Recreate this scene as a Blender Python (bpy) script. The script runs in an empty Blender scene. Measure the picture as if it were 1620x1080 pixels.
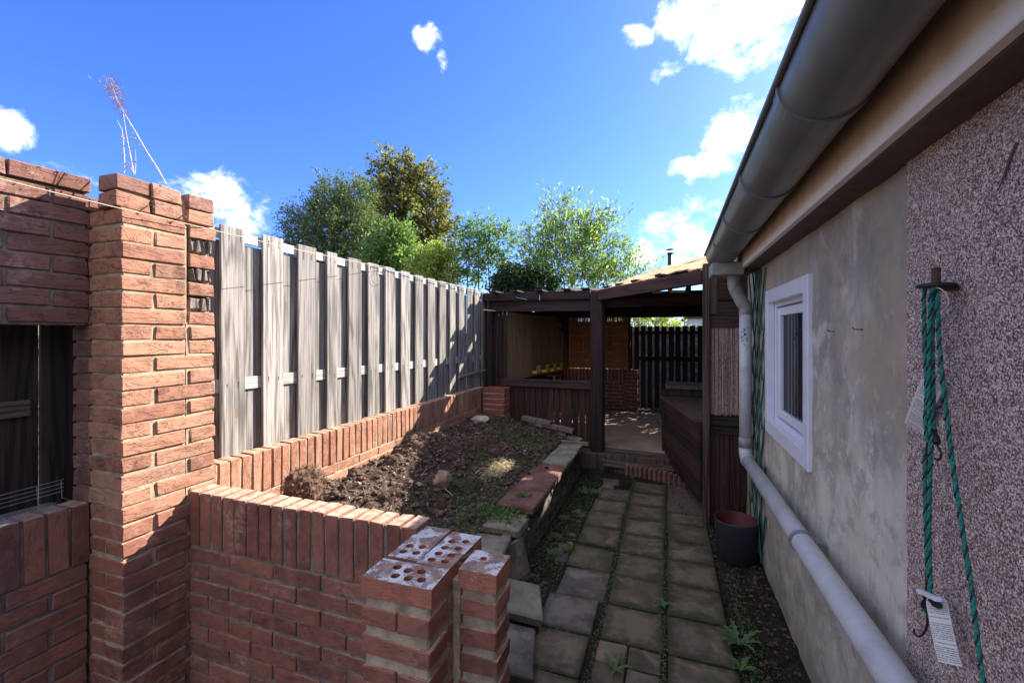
import bpy, math, random, colorsys
import numpy as np
from mathutils import Vector, Matrix, noise as mnoise
from mathutils.geometry import delaunay_2d_cdt
R = math.radians
random.seed(7)
scene = bpy.context.scene
C = scene.collection

# ------------------------------------------------------------------ camera
E = 1.51                                  # eye height above the path (z = 0)
F = 700.0                                 # focal length in pixels of the 1620 px wide photograph
TH = math.atan(247.0 / F)                 # the camera looks this much to the left of the alley (+Y)
cam_d = bpy.data.cameras.new('camera')
cam = bpy.data.objects.new('camera', cam_d)
C.objects.link(cam)
cam.location = (0, 0, E)
cam.rotation_euler = (R(90), 0, TH)
cam_d.sensor_width = 36
cam_d.lens = 36 * F / 1620
cam_d.shift_y = -13 / 1620
cam_d.clip_start = 0.02
cam_d.clip_end = 1500
scene.camera = cam

# ------------------------------------------------------------------ light
SUN = Vector((1.0, 1.42, 1.14)).normalized()
sun_az = math.atan2(SUN.x, SUN.y)
sun_el = math.asin(SUN.z)
sd = bpy.data.lights.new('sun', 'SUN')
sd.energy = 4.7
sd.angle = R(0.5)
sd.color = (1.0, 0.93, 0.83)
so = bpy.data.objects.new('sun', sd)
C.objects.link(so)
so.rotation_euler = SUN.to_track_quat('Z', 'Y').to_euler()
scene.view_settings.view_transform = 'Standard'
scene.view_settings.look = 'None'
scene.view_settings.exposure = 1.82
scene.view_settings.gamma = 1.0
scene.view_settings.use_curve_mapping = False


class NT:
    """a small builder for shader node trees"""
    def __init__(self, tree):
        self.t = tree
        self.t.nodes.clear()

    def put(self, sock, v):
        if v is None:
            return
        if isinstance(v, bpy.types.NodeSocket):
            self.t.links.new(v, sock)
        elif isinstance(v, (tuple, list)) and len(v) == 3 and sock.type == 'RGBA':
            sock.default_value = (*v, 1)
        else:
            sock.default_value = v

    def node(self, kind, ins=None, **attrs):
        n = self.t.nodes.new(kind)
        for k, v in attrs.items():
            setattr(n, k, v)
        for k, v in (ins or {}).items():
            self.put(n.inputs[k], v)
        return n

    def m(self, op, a, b=None, c=None, clamp=False):
        n = self.node('ShaderNodeMath', operation=op, use_clamp=clamp)
        self.put(n.inputs[0], a)
        if b is not None: self.put(n.inputs[1], b)
        if c is not None: self.put(n.inputs[2], c)
        return n.outputs[0]

    def vm(self, op, a, b=None):
        n = self.node('ShaderNodeVectorMath', operation=op)
        self.put(n.inputs[0], a)
        if b is not None: self.put(n.inputs[1], b)
        return n.outputs[0] if op not in ('LENGTH', 'DOT_PRODUCT') else n.outputs['Value']

    def noise(self, vec, scale, detail=4, rough=0.55, dist=0.0):
        return self.node('ShaderNodeTexNoise', {'Vector': vec, 'Scale': scale, 'Detail': detail, 'Roughness': rough, 'Distortion': dist}).outputs[0]

    def vor(self, vec, scale, feature='F1', out='Distance', rnd=1.0):
        return self.node('ShaderNodeTexVoronoi', {'Vector': vec, 'Scale': scale, 'Randomness': rnd}, feature=feature).outputs[out]

    def step(self, v, a, b, lo=0.0, hi=1.0):
        n = self.node('ShaderNodeMapRange', interpolation_type='SMOOTHSTEP')
        self.put(n.inputs[0], v); n.inputs[1].default_value = a; n.inputs[2].default_value = b
        n.inputs[3].default_value = lo; n.inputs[4].default_value = hi
        return n.outputs[0]

    def mix(self, f, a, b, blend='MIX'):
        n = self.node('ShaderNodeMix', data_type='RGBA', blend_type=blend)
        self.put(n.inputs[0], f); self.put(n.inputs[6], a); self.put(n.inputs[7], b)
        return n.outputs[2]

    def ramp(self, f, stops):
        n = self.node('ShaderNodeValToRGB')
        el = n.color_ramp.elements
        while len(el) < len(stops): el.new(0.5)
        for e, (p, c) in zip(el, stops):
            e.position = p
            e.color = (*c, 1) if len(c) == 3 else c
        self.put(n.inputs[0], f)
        return n.outputs[0]

    def bump(self, h, strength, dist=0.01, normal=None):
        n = self.node('ShaderNodeBump', {'Height': h, 'Strength': strength, 'Distance': dist})
        if normal is not None: self.put(n.inputs['Normal'], normal)
        return n.outputs[0]


MATS = {}


def material(name):
    m = bpy.data.materials.new(name)
    m.use_nodes = True
    MATS[name] = m
    return m, NT(m.node_tree)


def finish(n, col, rough=0.9, normal=None, spec=0.3, metal=0.0, **extra):
    ins = {'Base Color': col, 'Roughness': rough, 'Specular IOR Level': spec, 'Metallic': metal}
    if normal is not None: ins['Normal'] = normal
    ins.update(extra)
    p = n.node('ShaderNodeBsdfPrincipled', ins)
    o = n.node('ShaderNodeOutputMaterial')
    n.t.links.new(p.outputs[0], o.inputs[0])
    return p


def coords(n, scale=(1, 1, 1), rand=True):
    tc = n.node('ShaderNodeTexCoord').outputs['Object']
    rnd = n.node('ShaderNodeObjectInfo').outputs['Random']
    v = tc
    if rand:
        off = n.node('ShaderNodeCombineXYZ', {0: n.m('MULTIPLY', rnd, 37.0), 1: n.m('MULTIPLY', rnd, 91.0), 2: n.m('MULTIPLY', rnd, 17.0)}).outputs[0]
        v = n.vm('ADD', tc, off)
    if scale != (1, 1, 1):
        v = n.vm('MULTIPLY', v, tuple(scale))
    return v, rnd, tc


# ------------------------------------------------------------------ the sky
w = bpy.data.worlds.new('World')
scene.world = w
w.use_nodes = True
n = NT(w.node_tree)
sky = n.node('ShaderNodeTexSky', sky_type='NISHITA', sun_disc=False)
sky.sun_elevation = sun_el
sky.sun_rotation = sun_az
sky.altitude = 0
sky.air_density = 1.0
sky.dust_density = 0.6
sky.ozone_density = 3.0
SKY_STRENGTH = 0.15
dirv = n.node('ShaderNodeTexCoord').outputs['Generated']
sep = n.node('ShaderNodeSeparateXYZ', {0: dirv})
az = n.m('MULTIPLY', n.m('ARCTAN2', sep.outputs[0], sep.outputs[1]), 57.2958)
el = n.m('MULTIPLY', n.m('ARCSINE', sep.outputs[2]), 57.2958)
sk_col = n.mix(1.0, n.node('ShaderNodeHueSaturation', {'Saturation': 1.12, 'Value': 1.0, 'Color': sky.outputs[0]}).outputs[0], (0.25, 0.33, 0.60), 'MULTIPLY')
big = n.noise(dirv, 5.5, 7, 0.6, 0.25)
fine = n.noise(n.vm('MULTIPLY', dirv, (1, 1, 1.4)), 16, 7, 0.62, 0.3)
fb = n.m('ADD', n.m('MULTIPLY', big, 0.40), n.m('MULTIPLY', fine, 0.60))


def azel(u, v):
    a = math.degrees(math.atan((u - 810) / F) - TH)
    e = math.degrees(math.atan((527 - v) / math.hypot(F, u - 810)))
    return a, e


# cumulus banks and wisps: centre and half-size in degrees of azimuth and height, measured off the photograph
clouds = [((1185, 20), 8.5, 5.6, 1.0), ((1095, 18), 4.5, 3.0, 0.85), ((1165, 215), 4.0, 3.6, .95), ((1100, 266), 2.9, 1.8, .9),
          ((1085, 372), 6.6, 4.2, 1.05), ((1030, 395), 6.5, 2.6, .9),
          ((350, 335), 6.0, 2.8, 1.0), ((330, 300), 3.6, 2.8, .95), ((290, 300), 3.4, 2.2, .75), ((395, 350), 2.8, 1.6, .85),
          ((680, 62), 1.8, 1.6, .72), ((698, 92), .9, 1.7, .6), ((8, 205), 2.6, 2.0, .85), ((95, 268), 2.4, 1.0, .62), ((145, 285), 1.6, .8, .75),
          ((1058, 112), 2.6, 1.1, .66), ((1010, 57), 2.0, 1.0, .5), ((985, 420), 5, 2.0, .75), ((870, 470), 12, 2.2, .6)]
mask = None
for (uv, wa, we, amp) in clouds:
    a0, e0 = azel(*uv)
    dx = n.m('DIVIDE', n.m('SUBTRACT', az, a0), wa)
    dy = n.m('DIVIDE', n.m('SUBTRACT', el, e0), we)
    r2 = n.m('ADD', n.m('MULTIPLY', dx, dx), n.m('MULTIPLY', dy, dy))
    g = n.m('MULTIPLY', n.m('SUBTRACT', 1.0, n.m('MULTIPLY', r2, 0.95)), amp)
    mask = g if mask is None else n.m('MAXIMUM', mask, g)
mask = n.m('MAXIMUM', mask, -1.4)
# unseen cumulus out of the frame and overhead, thickened to brighten the shade
rest = n.m('MULTIPLY', n.m('MAXIMUM', n.step(n.m('ABSOLUTE', n.m('ADD', az, 17)), 62, 80), n.step(el, 48, 60)), n.step(n.noise(dirv, 2.4, 3, 0.5), 0.38, .52))
mask = n.m('MAXIMUM', mask, n.m('SUBTRACT', n.m('MULTIPLY', rest, 2.3), 1.4))
cov = n.m('ADD', mask, n.m('MULTIPLY', n.m('SUBTRACT', fb, 0.5), 6.5))
cl = n.step(cov, 0.10, 1.35)
veil = n.m('MULTIPLY', n.step(az, -14, 25), n.m('MULTIPLY', n.step(fb, .35, .75), n.step(el, 60, 4)))
shade = n.ramp(n.step(cov, .55, 1.9), [(0, (3.6, 3.75, 4.0)), (0.45, (4.6, 4.55, 4.45)), (1, (3.1, 3.15, 3.3))])
col = n.mix(n.m('MULTIPLY', veil, 0.10), sk_col, (3.0, 3.7, 4.6))
col = n.mix(cl, col, shade)
bg = n.node('ShaderNodeBackground', {'Color': col, 'Strength': SKY_STRENGTH})
wo = n.node('ShaderNodeOutputWorld')
w.node_tree.links.new(bg.outputs[0], wo.inputs[0])

# ------------------------------------------------------------------ materials


def brick_mat(name, tones, crack=1.0, paint=0.0, dirt=0.3, sunlit_smear=0.0):
    m, n = material(name)
    v, rnd, tc = coords(n)
    base = n.ramp(rnd, [(i / (len(tones) - 1), t) for i, t in enumerate(tones)])
    mot = n.noise(v, 22, 5, 0.6)
    col = n.mix(n.step(mot, .35, .7, 0, .55), base, tuple(c * 1.28 for c in tones[1]))
    col = n.mix(n.step(n.noise(v, 9, 4, 0.65), .55, .8, 0, dirt), col, (0.07, 0.045, 0.035))
    vs = n.vm('MULTIPLY', v, (16, 30, 62))
    wv = n.noise(vs, 1.0, 3, 0.55, 1.1)
    line = n.step(n.m('ABSOLUTE', n.m('SUBTRACT', wv, 0.5)), 0.0, 0.028, 1, 0)
    line = n.m('MULTIPLY', line, n.step(n.noise(v, 14, 2), .46, .56))
    step_ = n.step(wv, .44, .56)
    gr = n.noise(v, 260, 3, 0.6)
    h = n.m('SUBTRACT', n.m('ADD', n.m('MULTIPLY', step_, 0.45 * crack), n.m('MULTIPLY', gr, 0.16)), n.m('MULTIPLY', line, 0.9 * crack))
    h = n.m('ADD', h, n.m('MULTIPLY', n.noise(v, 34, 3, .6), .5))
    col = n.mix(n.m('MULTIPLY', line, 0.45 * min(1, crack)), col, (0.06, 0.03, 0.022))
    wc = n.node('ShaderNodeNewGeometry').outputs['Position']
    bloom = n.m('MULTIPLY', n.step(n.noise(wc, 4.5, 5, .65), .53, .68), n.step(n.noise(v, 55, 4, .7), .42, .6))
    col = n.mix(n.m('MULTIPLY', bloom, .38), col, (0.52, 0.40, 0.33))
    soot = n.step(n.noise(n.vm('ADD', wc, (3.0, 8.0, 1.0)), 3.2, 5, .65), .54, .70)
    col = n.mix(n.m('MULTIPLY', soot, .45), col, (0.07, 0.045, 0.035))
    spk = n.step(n.vor(v, 150), .0, .11, 1, 0)
    col = n.mix(n.m('MULTIPLY', spk, n.step(n.noise(v, 40, 1), .55, .65, 0, .6)), col, (0.5, 0.4, 0.33))
    if sunlit_smear > 0:  # mortar smears on upward faces, with sunlit brightness painted into their colour
        nzz = n.node('ShaderNodeSeparateXYZ', {0: n.node('ShaderNodeNewGeometry').outputs['Normal']}).outputs[2]
        sm = n.m('MULTIPLY', n.step(nzz, .75, .95), n.step(n.noise(v, 26, 6, .7), .36, .62, .25, sunlit_smear))
        col = n.mix(sm, col, (0.52, 0.385, 0.27))
    if paint > 0:
        nz = n.node('ShaderNodeSeparateXYZ', {0: n.node('ShaderNodeNewGeometry').outputs['Normal']}).outputs[2]
        pm = n.m('MULTIPLY', n.step(nz, .8, .95), n.step(n.noise(v, 12, 8, .74, .4), .47, .56, 0, .9))
        top = n.mix(n.step(n.noise(v, 30, 4, .7), .4, .6), (0.16, 0.13, 0.11), (0.30, 0.22, 0.17))
        col = n.mix(n.m('MULTIPLY', n.step(nz, .8, .95), .8), col, top)
        col = n.mix(pm, col, (0.60, 0.59, 0.59))
    finish(n, col, 0.88, n.bump(h, 0.9, 0.0035), 0.25)
    return m


RED = brick_mat('wire_cut_brick', [(0.27, 0.122, 0.075), (0.35, 0.175, 0.108), (0.23, 0.10, 0.064), (0.30, 0.14, 0.086), (0.39, 0.21, 0.135), (0.20, 0.088, 0.058), (0.32, 0.155, 0.097)], 1.0, 0, .22, .6)
REDS = brick_mat('smooth_red_brick', [(0.18, 0.072, 0.050), (0.25, 0.102, 0.066), (0.14, 0.057, 0.042), (0.21, 0.085, 0.056), (0.29, 0.128, 0.083), (0.17, 0.068, 0.046)], 0.5, 0, .3, .9)
LEFTB = brick_mat('shade_darkened_brick', [(0.15, 0.066, 0.05), (0.20, 0.09, 0.066), (0.12, 0.052, 0.042), (0.23, 0.108, 0.08), (0.17, 0.074, 0.055)], .9, 0, .45)  # same brick darkened, so the left wall's shade sits in the colour
DARKB = brick_mat('dull_brown_brick', [(0.19, 0.095, 0.07), (0.25, 0.12, 0.085), (0.21, 0.10, 0.08), (0.16, 0.08, 0.065)], 0.6, 0, .5)
PAINTB = brick_mat('paint_smeared_brick', [(0.32, 0.11, 0.07), (0.36, 0.13, 0.08), (0.30, 0.11, 0.075)], 0.5, 1.0, .3)
GREYB = brick_mat('grey_brown_brick', [(0.14, 0.115, 0.10), (0.18, 0.145, 0.125), (0.12, 0.095, 0.085)], 0.3, 0, .5)
INB = brick_mat('dark_red_brick', [(0.20, 0.06, 0.045), (0.25, 0.08, 0.058), (0.22, 0.068, 0.05)], 0.2, 0, .3)


def mortar_mat(name, a, b):
    m, n = material(name)
    v, rnd, tc = coords(n, rand=False)
    col = n.mix(n.step(n.noise(v, 18, 5, .65), .35, .7), a, b)
    col = n.mix(n.step(n.noise(v, 5, 4, .6), .55, .75, 0, .5), col, (0.06, 0.055, 0.045))
    col = n.mix(n.step(n.vor(v, 190), .0, .16, .35, 0), col, (0.5, 0.45, 0.38))
    finish(n, col, 0.96, n.bump(n.noise(v, 150, 5, .7), 0.9, 0.005), 0.1)
    return m


MORTAR = mortar_mat('rough_sandy_mortar', (0.30, 0.23, 0.155), (0.50, 0.40, 0.28))
MORTAR_G = mortar_mat('grey_mortar', (0.15, 0.125, 0.10), (0.27, 0.235, 0.185))


def wood_mat(name, a, b, knots=0.0, rough=0.85, bump=0.6, grain=1.0):
    m, n = material(name)
    v, rnd, tc = coords(n)
    vs = n.vm('MULTIPLY', v, (70 * grain, 70 * grain, 2.2))
    warp = n.noise(n.vm('MULTIPLY', v, (9, 9, 1.1)), 1, 3, .5)
    vs = n.vm('ADD', vs, n.node('ShaderNodeCombineXYZ', {0: n.m('MULTIPLY', warp, 2.5), 1: 0.0, 2: 0.0}).outputs[0])
    g1 = n.noise(vs, 1, 4, .6)
    g2 = n.noise(n.vm('MULTIPLY', v, (14, 14, .9)), 1, 4, .6, .6)
    rings = n.m('ABSOLUTE', n.m('SINE', n.m('MULTIPLY', n.noise(n.vm('MULTIPLY', v, (9, 9, .45)), 1, 1, .4), 30)))
    f = n.m('ADD', n.m('MULTIPLY', g1, .55), n.m('ADD', n.m('MULTIPLY', g2, .3), n.m('MULTIPLY', rings, .15)))
    col = n.mix(n.step(f, .38, .60), a, b)
    bright = n.m('ADD', 0.70, n.m('MULTIPLY', rnd, 0.45))
    col = n.mix(1.0, col, n.node('ShaderNodeCombineColor', {0: bright, 1: bright, 2: bright}).outputs[0], 'MULTIPLY')
    crack = n.step(n.noise(n.vm('MULTIPLY', v, (120, 120, 1.6)), 1, 2, .5), .63, .70)
    col = n.mix(n.m('MULTIPLY', crack, .6), col, tuple(c * .28 for c in a))
    h = n.m('SUBTRACT', g1, n.m('MULTIPLY', crack, .6))
    if knots > 0:
        d = n.vor(n.vm('MULTIPLY', v, (7.5, 0.01, 2.3)), 1.0)
        ring = n.m('MULTIPLY', n.step(d, .30, .10), n.m('ABSOLUTE', n.m('SINE', n.m('MULTIPLY', d, 110))))
        col = n.mix(n.m('MULTIPLY', ring, .55), col, (0.13, 0.10, 0.075))
        kn = n.step(d, .095, .07)
        col = n.mix(n.m('MULTIPLY', kn, knots), col, (0.20, 0.115, 0.05))
        stain = n.step(n.noise(n.vm('MULTIPLY', v, (14, 14, 1.4)), 1, 5, .65), .48, .66, 0, .75)
        col = n.mix(stain, col, (0.125, 0.118, 0.108))
    finish(n, col, rough, n.bump(h, bump, 0.003), 0.2)
    return m


GREYWOOD = wood_mat('weathered_grey_wood', (0.115, 0.105, 0.095), (0.335, 0.305, 0.275), .8, .9, .8)
RAILWOOD = wood_mat('pale_rail_wood', (0.34, 0.32, 0.29), (0.52, 0.49, 0.45), 0, .9, .5)
BLACKWOOD = wood_mat('black_brown_stained_wood', (0.018, 0.012, 0.011), (0.05, 0.033, 0.03), 0, .7, .6)
BROWNWOOD = wood_mat('red_brown_stained_wood', (0.035, 0.016, 0.012), (0.078, 0.038, 0.027), 0, .7, .6)
OLDWOOD = wood_mat('worn_brown_wood', (0.05, 0.035, 0.026), (0.15, 0.11, 0.085), 0, .9, .8)
PLY = wood_mat('brown_board', (0.26, 0.155, 0.085), (0.38, 0.24, 0.14), 0, .75, .15, .35)

TOPWOOD = wood_mat('counter_top_wood', (0.05, 0.034, 0.025), (0.13, 0.09, 0.062), 0, .8, .4)
PALE_LITWOOD = wood_mat('pale_sunlit_batten', (0.50, 0.38, 0.22), (0.70, 0.56, 0.36), 0, .85, .3)  # pale wood, sunlight included in the colour


def plain(name, col, rough=0.6, var=0.15, scale=30, bump=0.2, spec=0.4, metal=0.0, rand=True, dirtcol=None, **extra):
    m, n = material(name)
    v, rnd, tc = coords(n, rand=rand)
    f = n.step(n.noise(v, scale, 5, .6), .3, .7)
    c = n.mix(f, tuple(x * (1 - var) for x in col), tuple(min(1, x * (1 + var)) for x in col))
    if dirtcol:
        c = n.mix(n.step(n.noise(v, scale * .35, 5, .65), .52, .72, 0, .7), c, dirtcol)
    finish(n, c, rough, n.bump(n.noise(v, scale * 6, 4, .6), bump, 0.002), spec, metal, **extra)
    return m


def slab_mat(name, a, b, moss=0.5):
    m, n = material(name)
    v, rnd, tc = coords(n)
    c = n.mix(rnd, a, b)
    c = n.mix(n.step(n.noise(v, 7, 5, .62), .4, .65, 0, .8), c, tuple(x * .45 for x in a))
    c = n.mix(n.step(n.noise(v, 5, 6, .7, .5), .54, .66, 0, .45), c, tuple(x * 1.6 for x in b))
    sp = n.sep = n.node('ShaderNodeSeparateXYZ', {0: tc})
    r = n.m('MAXIMUM', n.m('ABSOLUTE', sp.outputs[0]), n.m('ABSOLUTE', sp.outputs[1]))
    edge = n.step(n.m('ADD', r, n.m('MULTIPLY', n.m('SUBTRACT', n.noise(v, 22, 4), .5), .12)), .085, .15)
    c = n.mix(n.m('MULTIPLY', edge, moss), c, (0.035, 0.042, 0.018))
    c = n.mix(n.step(n.noise(v, 3.1, 3, .5), .52, .7, 0, moss * .6), c, (0.05, 0.06, 0.026))
    c = n.mix(n.step(n.vor(v, 230), .0, .14, .5, 0), c, (0.30, 0.27, 0.23))
    h = n.m('ADD', n.noise(v, 300, 3, .6), n.m('MULTIPLY', n.noise(v, 18, 4), .8))
    finish(n, c, .87, n.bump(h, .7, .003), .3)
    return m


SLAB = slab_mat('brown_grey_concrete_slab', (0.125, 0.095, 0.060), (0.185, 0.146, 0.095), .85)
SLAB_L = slab_mat('pale_concrete_slab', (0.21, 0.18, 0.14), (0.24, 0.21, 0.16), .35)
SLAB_P = slab_mat('purplish_slab', (0.15, 0.12, 0.10), (0.18, 0.148, 0.125), .6)
COPE_G = slab_mat('mossy_grey_coping', (0.21, 0.185, 0.145), (0.26, 0.23, 0.18), .25)
COPE_R = slab_mat('red_coping', (0.19, 0.085, 0.065), (0.24, 0.11, 0.085), .15)
STONE = slab_mat('rough_walling_stone', (0.09, 0.08, 0.062), (0.15, 0.13, 0.10), .6)


def soil_mat(name, a, b, c3):
    m, n = material(name)
    v, rnd, tc = coords(n, rand=False)
    c = n.mix(n.step(n.noise(v, 9, 6, .7), .35, .68), a, b)
    c = n.mix(n.step(n.noise(v, 60, 5, .7), .56, .70, 0, .8), c, c3)
    c = n.mix(n.step(n.noise(v, 3.2, 3, .5), .5, .68, 0, .4), c, (0.03, 0.024, 0.018))
    h = n.m('ADD', n.noise(v, 70, 6, .75), n.m('MULTIPLY', n.vor(v, 90), .6))
    finish(n, c, .97, n.bump(h, 1.0, .012), .08)
    return m


SOIL = soil_mat('crumbly_dark_soil', (0.038, 0.026, 0.02), (0.12, 0.08, 0.062), (0.42, 0.31, 0.25))
PATHSOIL = soil_mat('damp_path_soil', (0.018, 0.015, 0.012), (0.045, 0.036, 0.028), (0.12, 0.095, 0.07))

# rendered wall: coordinates are metres on the wall itself
m_, n = material('stained_grey_render')
v, rnd, tc = coords(n, rand=False)
c = n.mix(n.step(n.noise(v, 3.0, 6, .62), .36, .66), (0.39, 0.36, 0.28), (0.64, 0.595, 0.47))
streak = n.noise(n.vm('MULTIPLY', v, (6, 6, .9)), 1, 5, .6, .5)
c = n.mix(n.step(streak, .50, .68, 0, .45), c, (0.25, 0.235, 0.20))
c = n.mix(n.step(n.noise(n.vm('ADD', v, (9, 1, 4)), 8.5, 7, .7, .4), .50, .62, 0, .55), c, (0.27, 0.255, 0.22))
c = n.mix(n.step(n.noise(n.vm('ADD', v, (2, 8, 6)), 13, 7, .72, .3), .54, .64, 0, .6), c, (0.70, 0.66, 0.57))
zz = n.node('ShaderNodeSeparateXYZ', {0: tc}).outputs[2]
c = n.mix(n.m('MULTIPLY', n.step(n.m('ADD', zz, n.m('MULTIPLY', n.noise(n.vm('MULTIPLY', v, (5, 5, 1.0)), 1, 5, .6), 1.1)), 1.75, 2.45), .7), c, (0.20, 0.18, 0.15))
c = n.mix(n.step(n.noise(n.vm('ADD', v, (5, 3, 9)), 2.2, 6, .66, .5), .56, .68, 0, .7), c, (0.66, 0.60, 0.50))
c = n.mix(n.step(n.noise(n.vm('ADD', v, (1, 7, 2)), 1.5, 5, .65), .50, .64, 0, .6), c, (0.44, 0.355, 0.245))
c = n.mix(n.step(n.noise(v, 45, 4, .7), .62, .72, 0, .35), c, (0.17, 0.155, 0.14))
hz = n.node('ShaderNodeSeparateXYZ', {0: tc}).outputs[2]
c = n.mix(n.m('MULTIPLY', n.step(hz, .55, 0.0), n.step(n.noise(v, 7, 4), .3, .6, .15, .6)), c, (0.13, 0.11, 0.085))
hh = n.m('ADD', n.noise(v, 120, 5, .65), n.m('MULTIPLY', n.noise(v, 12, 5, .6), 1.2))
finish(n, c, .93, n.bump(hh, .45, .004), .15)
RENDER = m_

m_, n = material('pebble_dash')
v, rnd, tc = coords(n, rand=False)
vn = n.node('ShaderNodeTexVoronoi', {'Vector': v, 'Scale': 310.0, 'Randomness': 1.0})
cs = n.node('ShaderNodeSeparateColor', {0: vn.outputs['Color']})
c = n.ramp(n.m('ADD', cs.outputs[0], n.m('MULTIPLY', n.m('SUBTRACT', n.noise(v, 60, 3), .5), .5)),
           [(0, (0.12, 0.07, 0.058)), (.35, (0.32, 0.21, 0.175)), (.6, (0.52, 0.375, 0.325)), (.82, (0.72, 0.58, 0.51)), (.97, (0.88, 0.80, 0.72))])
c = n.mix(n.step(n.noise(v, 2.3, 4), .5, .75, 0, .3), c, (0.13, 0.08, 0.08))
finish(n, c, .8, n.bump(n.m('SUBTRACT', 1.0, vn.outputs['Distance']), .9, .004), .25)
PEBBLE = m_

m_, n = material('fascia_cream_paint')
v, rnd, tc = coords(n, rand=False)
hz = n.node('ShaderNodeSeparateXYZ', {0: tc}).outputs[2]
drt = n.m('ADD', n.m('MULTIPLY', n.noise(n.vm('MULTIPLY', v, (8, 8, 2)), 1, 5, .6), .09), hz)
c = n.mix(n.step(drt, .045, .17), (0.85, 0.79, 0.71), (0.52, 0.37, 0.24))
c = n.mix(n.step(n.noise(v, 30, 5, .7), .6, .72, 0, .5), c, (0.25, 0.17, 0.12))
finish(n, c, .7, n.bump(n.noise(v, 90, 4), .15, .002), .3)
FASCIA = m_

GUTTERM = plain('grey_plastic_gutter', (0.16, 0.16, 0.145), .36, .12, 9, .08, .5, dirtcol=(0.16, 0.15, 0.13), rand=False)
PIPEM = plain('pale_grey_plastic_pipe', (0.52, 0.52, 0.51), .42, .08, 14, .05, .5, dirtcol=(0.34, 0.33, 0.31), rand=False)
PIPEC = plain('tan_grey_pipe_fitting', (0.27, 0.255, 0.225), .5, .12, 20, .08, .5, rand=False)
SOFFIT = plain('brown_painted_soffit', (0.12, 0.082, 0.075), .75, .2, 8, .2, .3, rand=False)
WHITE = plain('white_window_plastic', (0.72, 0.73, 0.78), .35, .04, 10, .02, .5, rand=False)
BLACKP = plain('black_plastic', (0.016, 0.016, 0.018), .45, .2, 30, .1, .5)
POTM = plain('charcoal_plant_pot', (0.03, 0.03, 0.033), .6, .2, 25, .15, .4)
POTIN = plain('red_pot_inside', (0.09, 0.012, 0.012), .6, .2, 20, .1, .4)
GREENR = plain('green_braided_rope', (0.025, 0.21, 0.16), .7, .3, 120, .6, .3)
GREENT = plain('green_painted_lath', (0.018, 0.10, 0.075), .75, .3, 20, .3, .3)
WIREM = plain('galvanised_wire', (0.40, 0.40, 0.44), .35, .2, 60, .1, .5, .7)
RUST = plain('rusty_steel', (0.11, 0.055, 0.04), .85, .4, 40, .5, .3)
STRING = plain('cream_cord', (0.58, 0.49, 0.33), .85, .2, 200, .4, .2)
BLUEL = plain('blue_white_line', (0.45, 0.52, 0.75), .6, .15, 90, .1, .3)
SHEETM = plain('trodden_tan_sheet', (0.42, 0.30, 0.215), .9, .22, 3.5, .1, .2, dirtcol=(0.24, 0.17, 0.12))
YELLOW = plain('yellow_plastic', (0.85, 0.48, 0.05), .5, .1, 20, .05, .4)
TILEM = plain('orange_brown_roof_tile', (0.62, 0.38, 0.18), .9, .35, 12, .5, .2, dirtcol=(0.22, 0.15, 0.09))
TILED = plain('dark_roof_tile_edge', (0.10, 0.06, 0.04), .9, .3, 12, .5, .2)
REEDM = plain('pale_reed', (0.46, 0.32, 0.25), .8, .45, 60, .3, .3)
REEDB = plain('brown_reed', (0.42, 0.17, 0.06), .8, .35, 60, .3, .3)
FLUEM = plain('black_steel_flue', (0.035, 0.034, 0.035), .5, .2, 15, .1, .4, .3)
ROCKM = plain('brown_rock', (0.25, 0.175, 0.13), .95, .3, 18, .8, .15)
PALEROCK = plain('pale_stone', (0.45, 0.40, 0.33), .95, .3, 18, .8, .15)
ROOTM = plain('dry_root_fibre', (0.13, 0.082, 0.056), .95, .4, 40, .5, .1)
STRAWM = plain('dry_straw', (0.52, 0.43, 0.27), .9, .35, 40, .4, .15)
CLODM = plain('soil_clod', (0.11, 0.072, 0.056), .97, .5, 30, .9, .08)
STEMM = plain('dry_stalk', (0.55, 0.46, 0.40), .9, .25, 40, .3, .2)
SEEDM = plain('pinkish_dead_leaf', (0.42, 0.27, 0.24), .9, .3, 40, .3, .2)
BARKM = plain('tree_bark', (0.10, 0.08, 0.06), .95, .4, 14, .8, .1)
ROOFD = plain('grey_roof_felt', (0.12, 0.11, 0.10), .95, .3, 9, .4, .1)
BLUEWALL = plain('pale_blue_wall', (0.50, 0.55, 0.65), .85, .06, 6, .1, .2)
GALV = plain('dull_galvanised_metal', (0.30, 0.31, 0.34), .45, .2, 30, .15, .5, .5)
RAGSTONE = plain('blue_grey_rubble_stone', (0.075, 0.08, 0.095), .95, .35, 12, .8, .1)
CABLE = plain('dark_twig', (0.05, 0.035, 0.03), .9, .3, 40, .3, .2)
DIRTGR = plain('bare_garden_ground', (0.06, 0.055, 0.035), .97, .4, 1.2, .8, .1, rand=False)

m_, n = material('window_glass')
v, rnd, tc = coords(n, rand=False)
yy = n.node('ShaderNodeSeparateXYZ', {0: tc}).outputs[1]
finish(n, (0.02, 0.02, 0.022), .04, None, .5)
GLASS = m_
m_, n = material('curtain_cloth')
v, rnd, tc = coords(n, rand=False)
finish(n, n.mix(n.noise(n.vm('MULTIPLY', v, (40, 40, 2)), 1, 3), (0.02, 0.016, 0.015), (0.055, 0.045, 0.042)), .9, None, .2)
CURTAIN = m_

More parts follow.
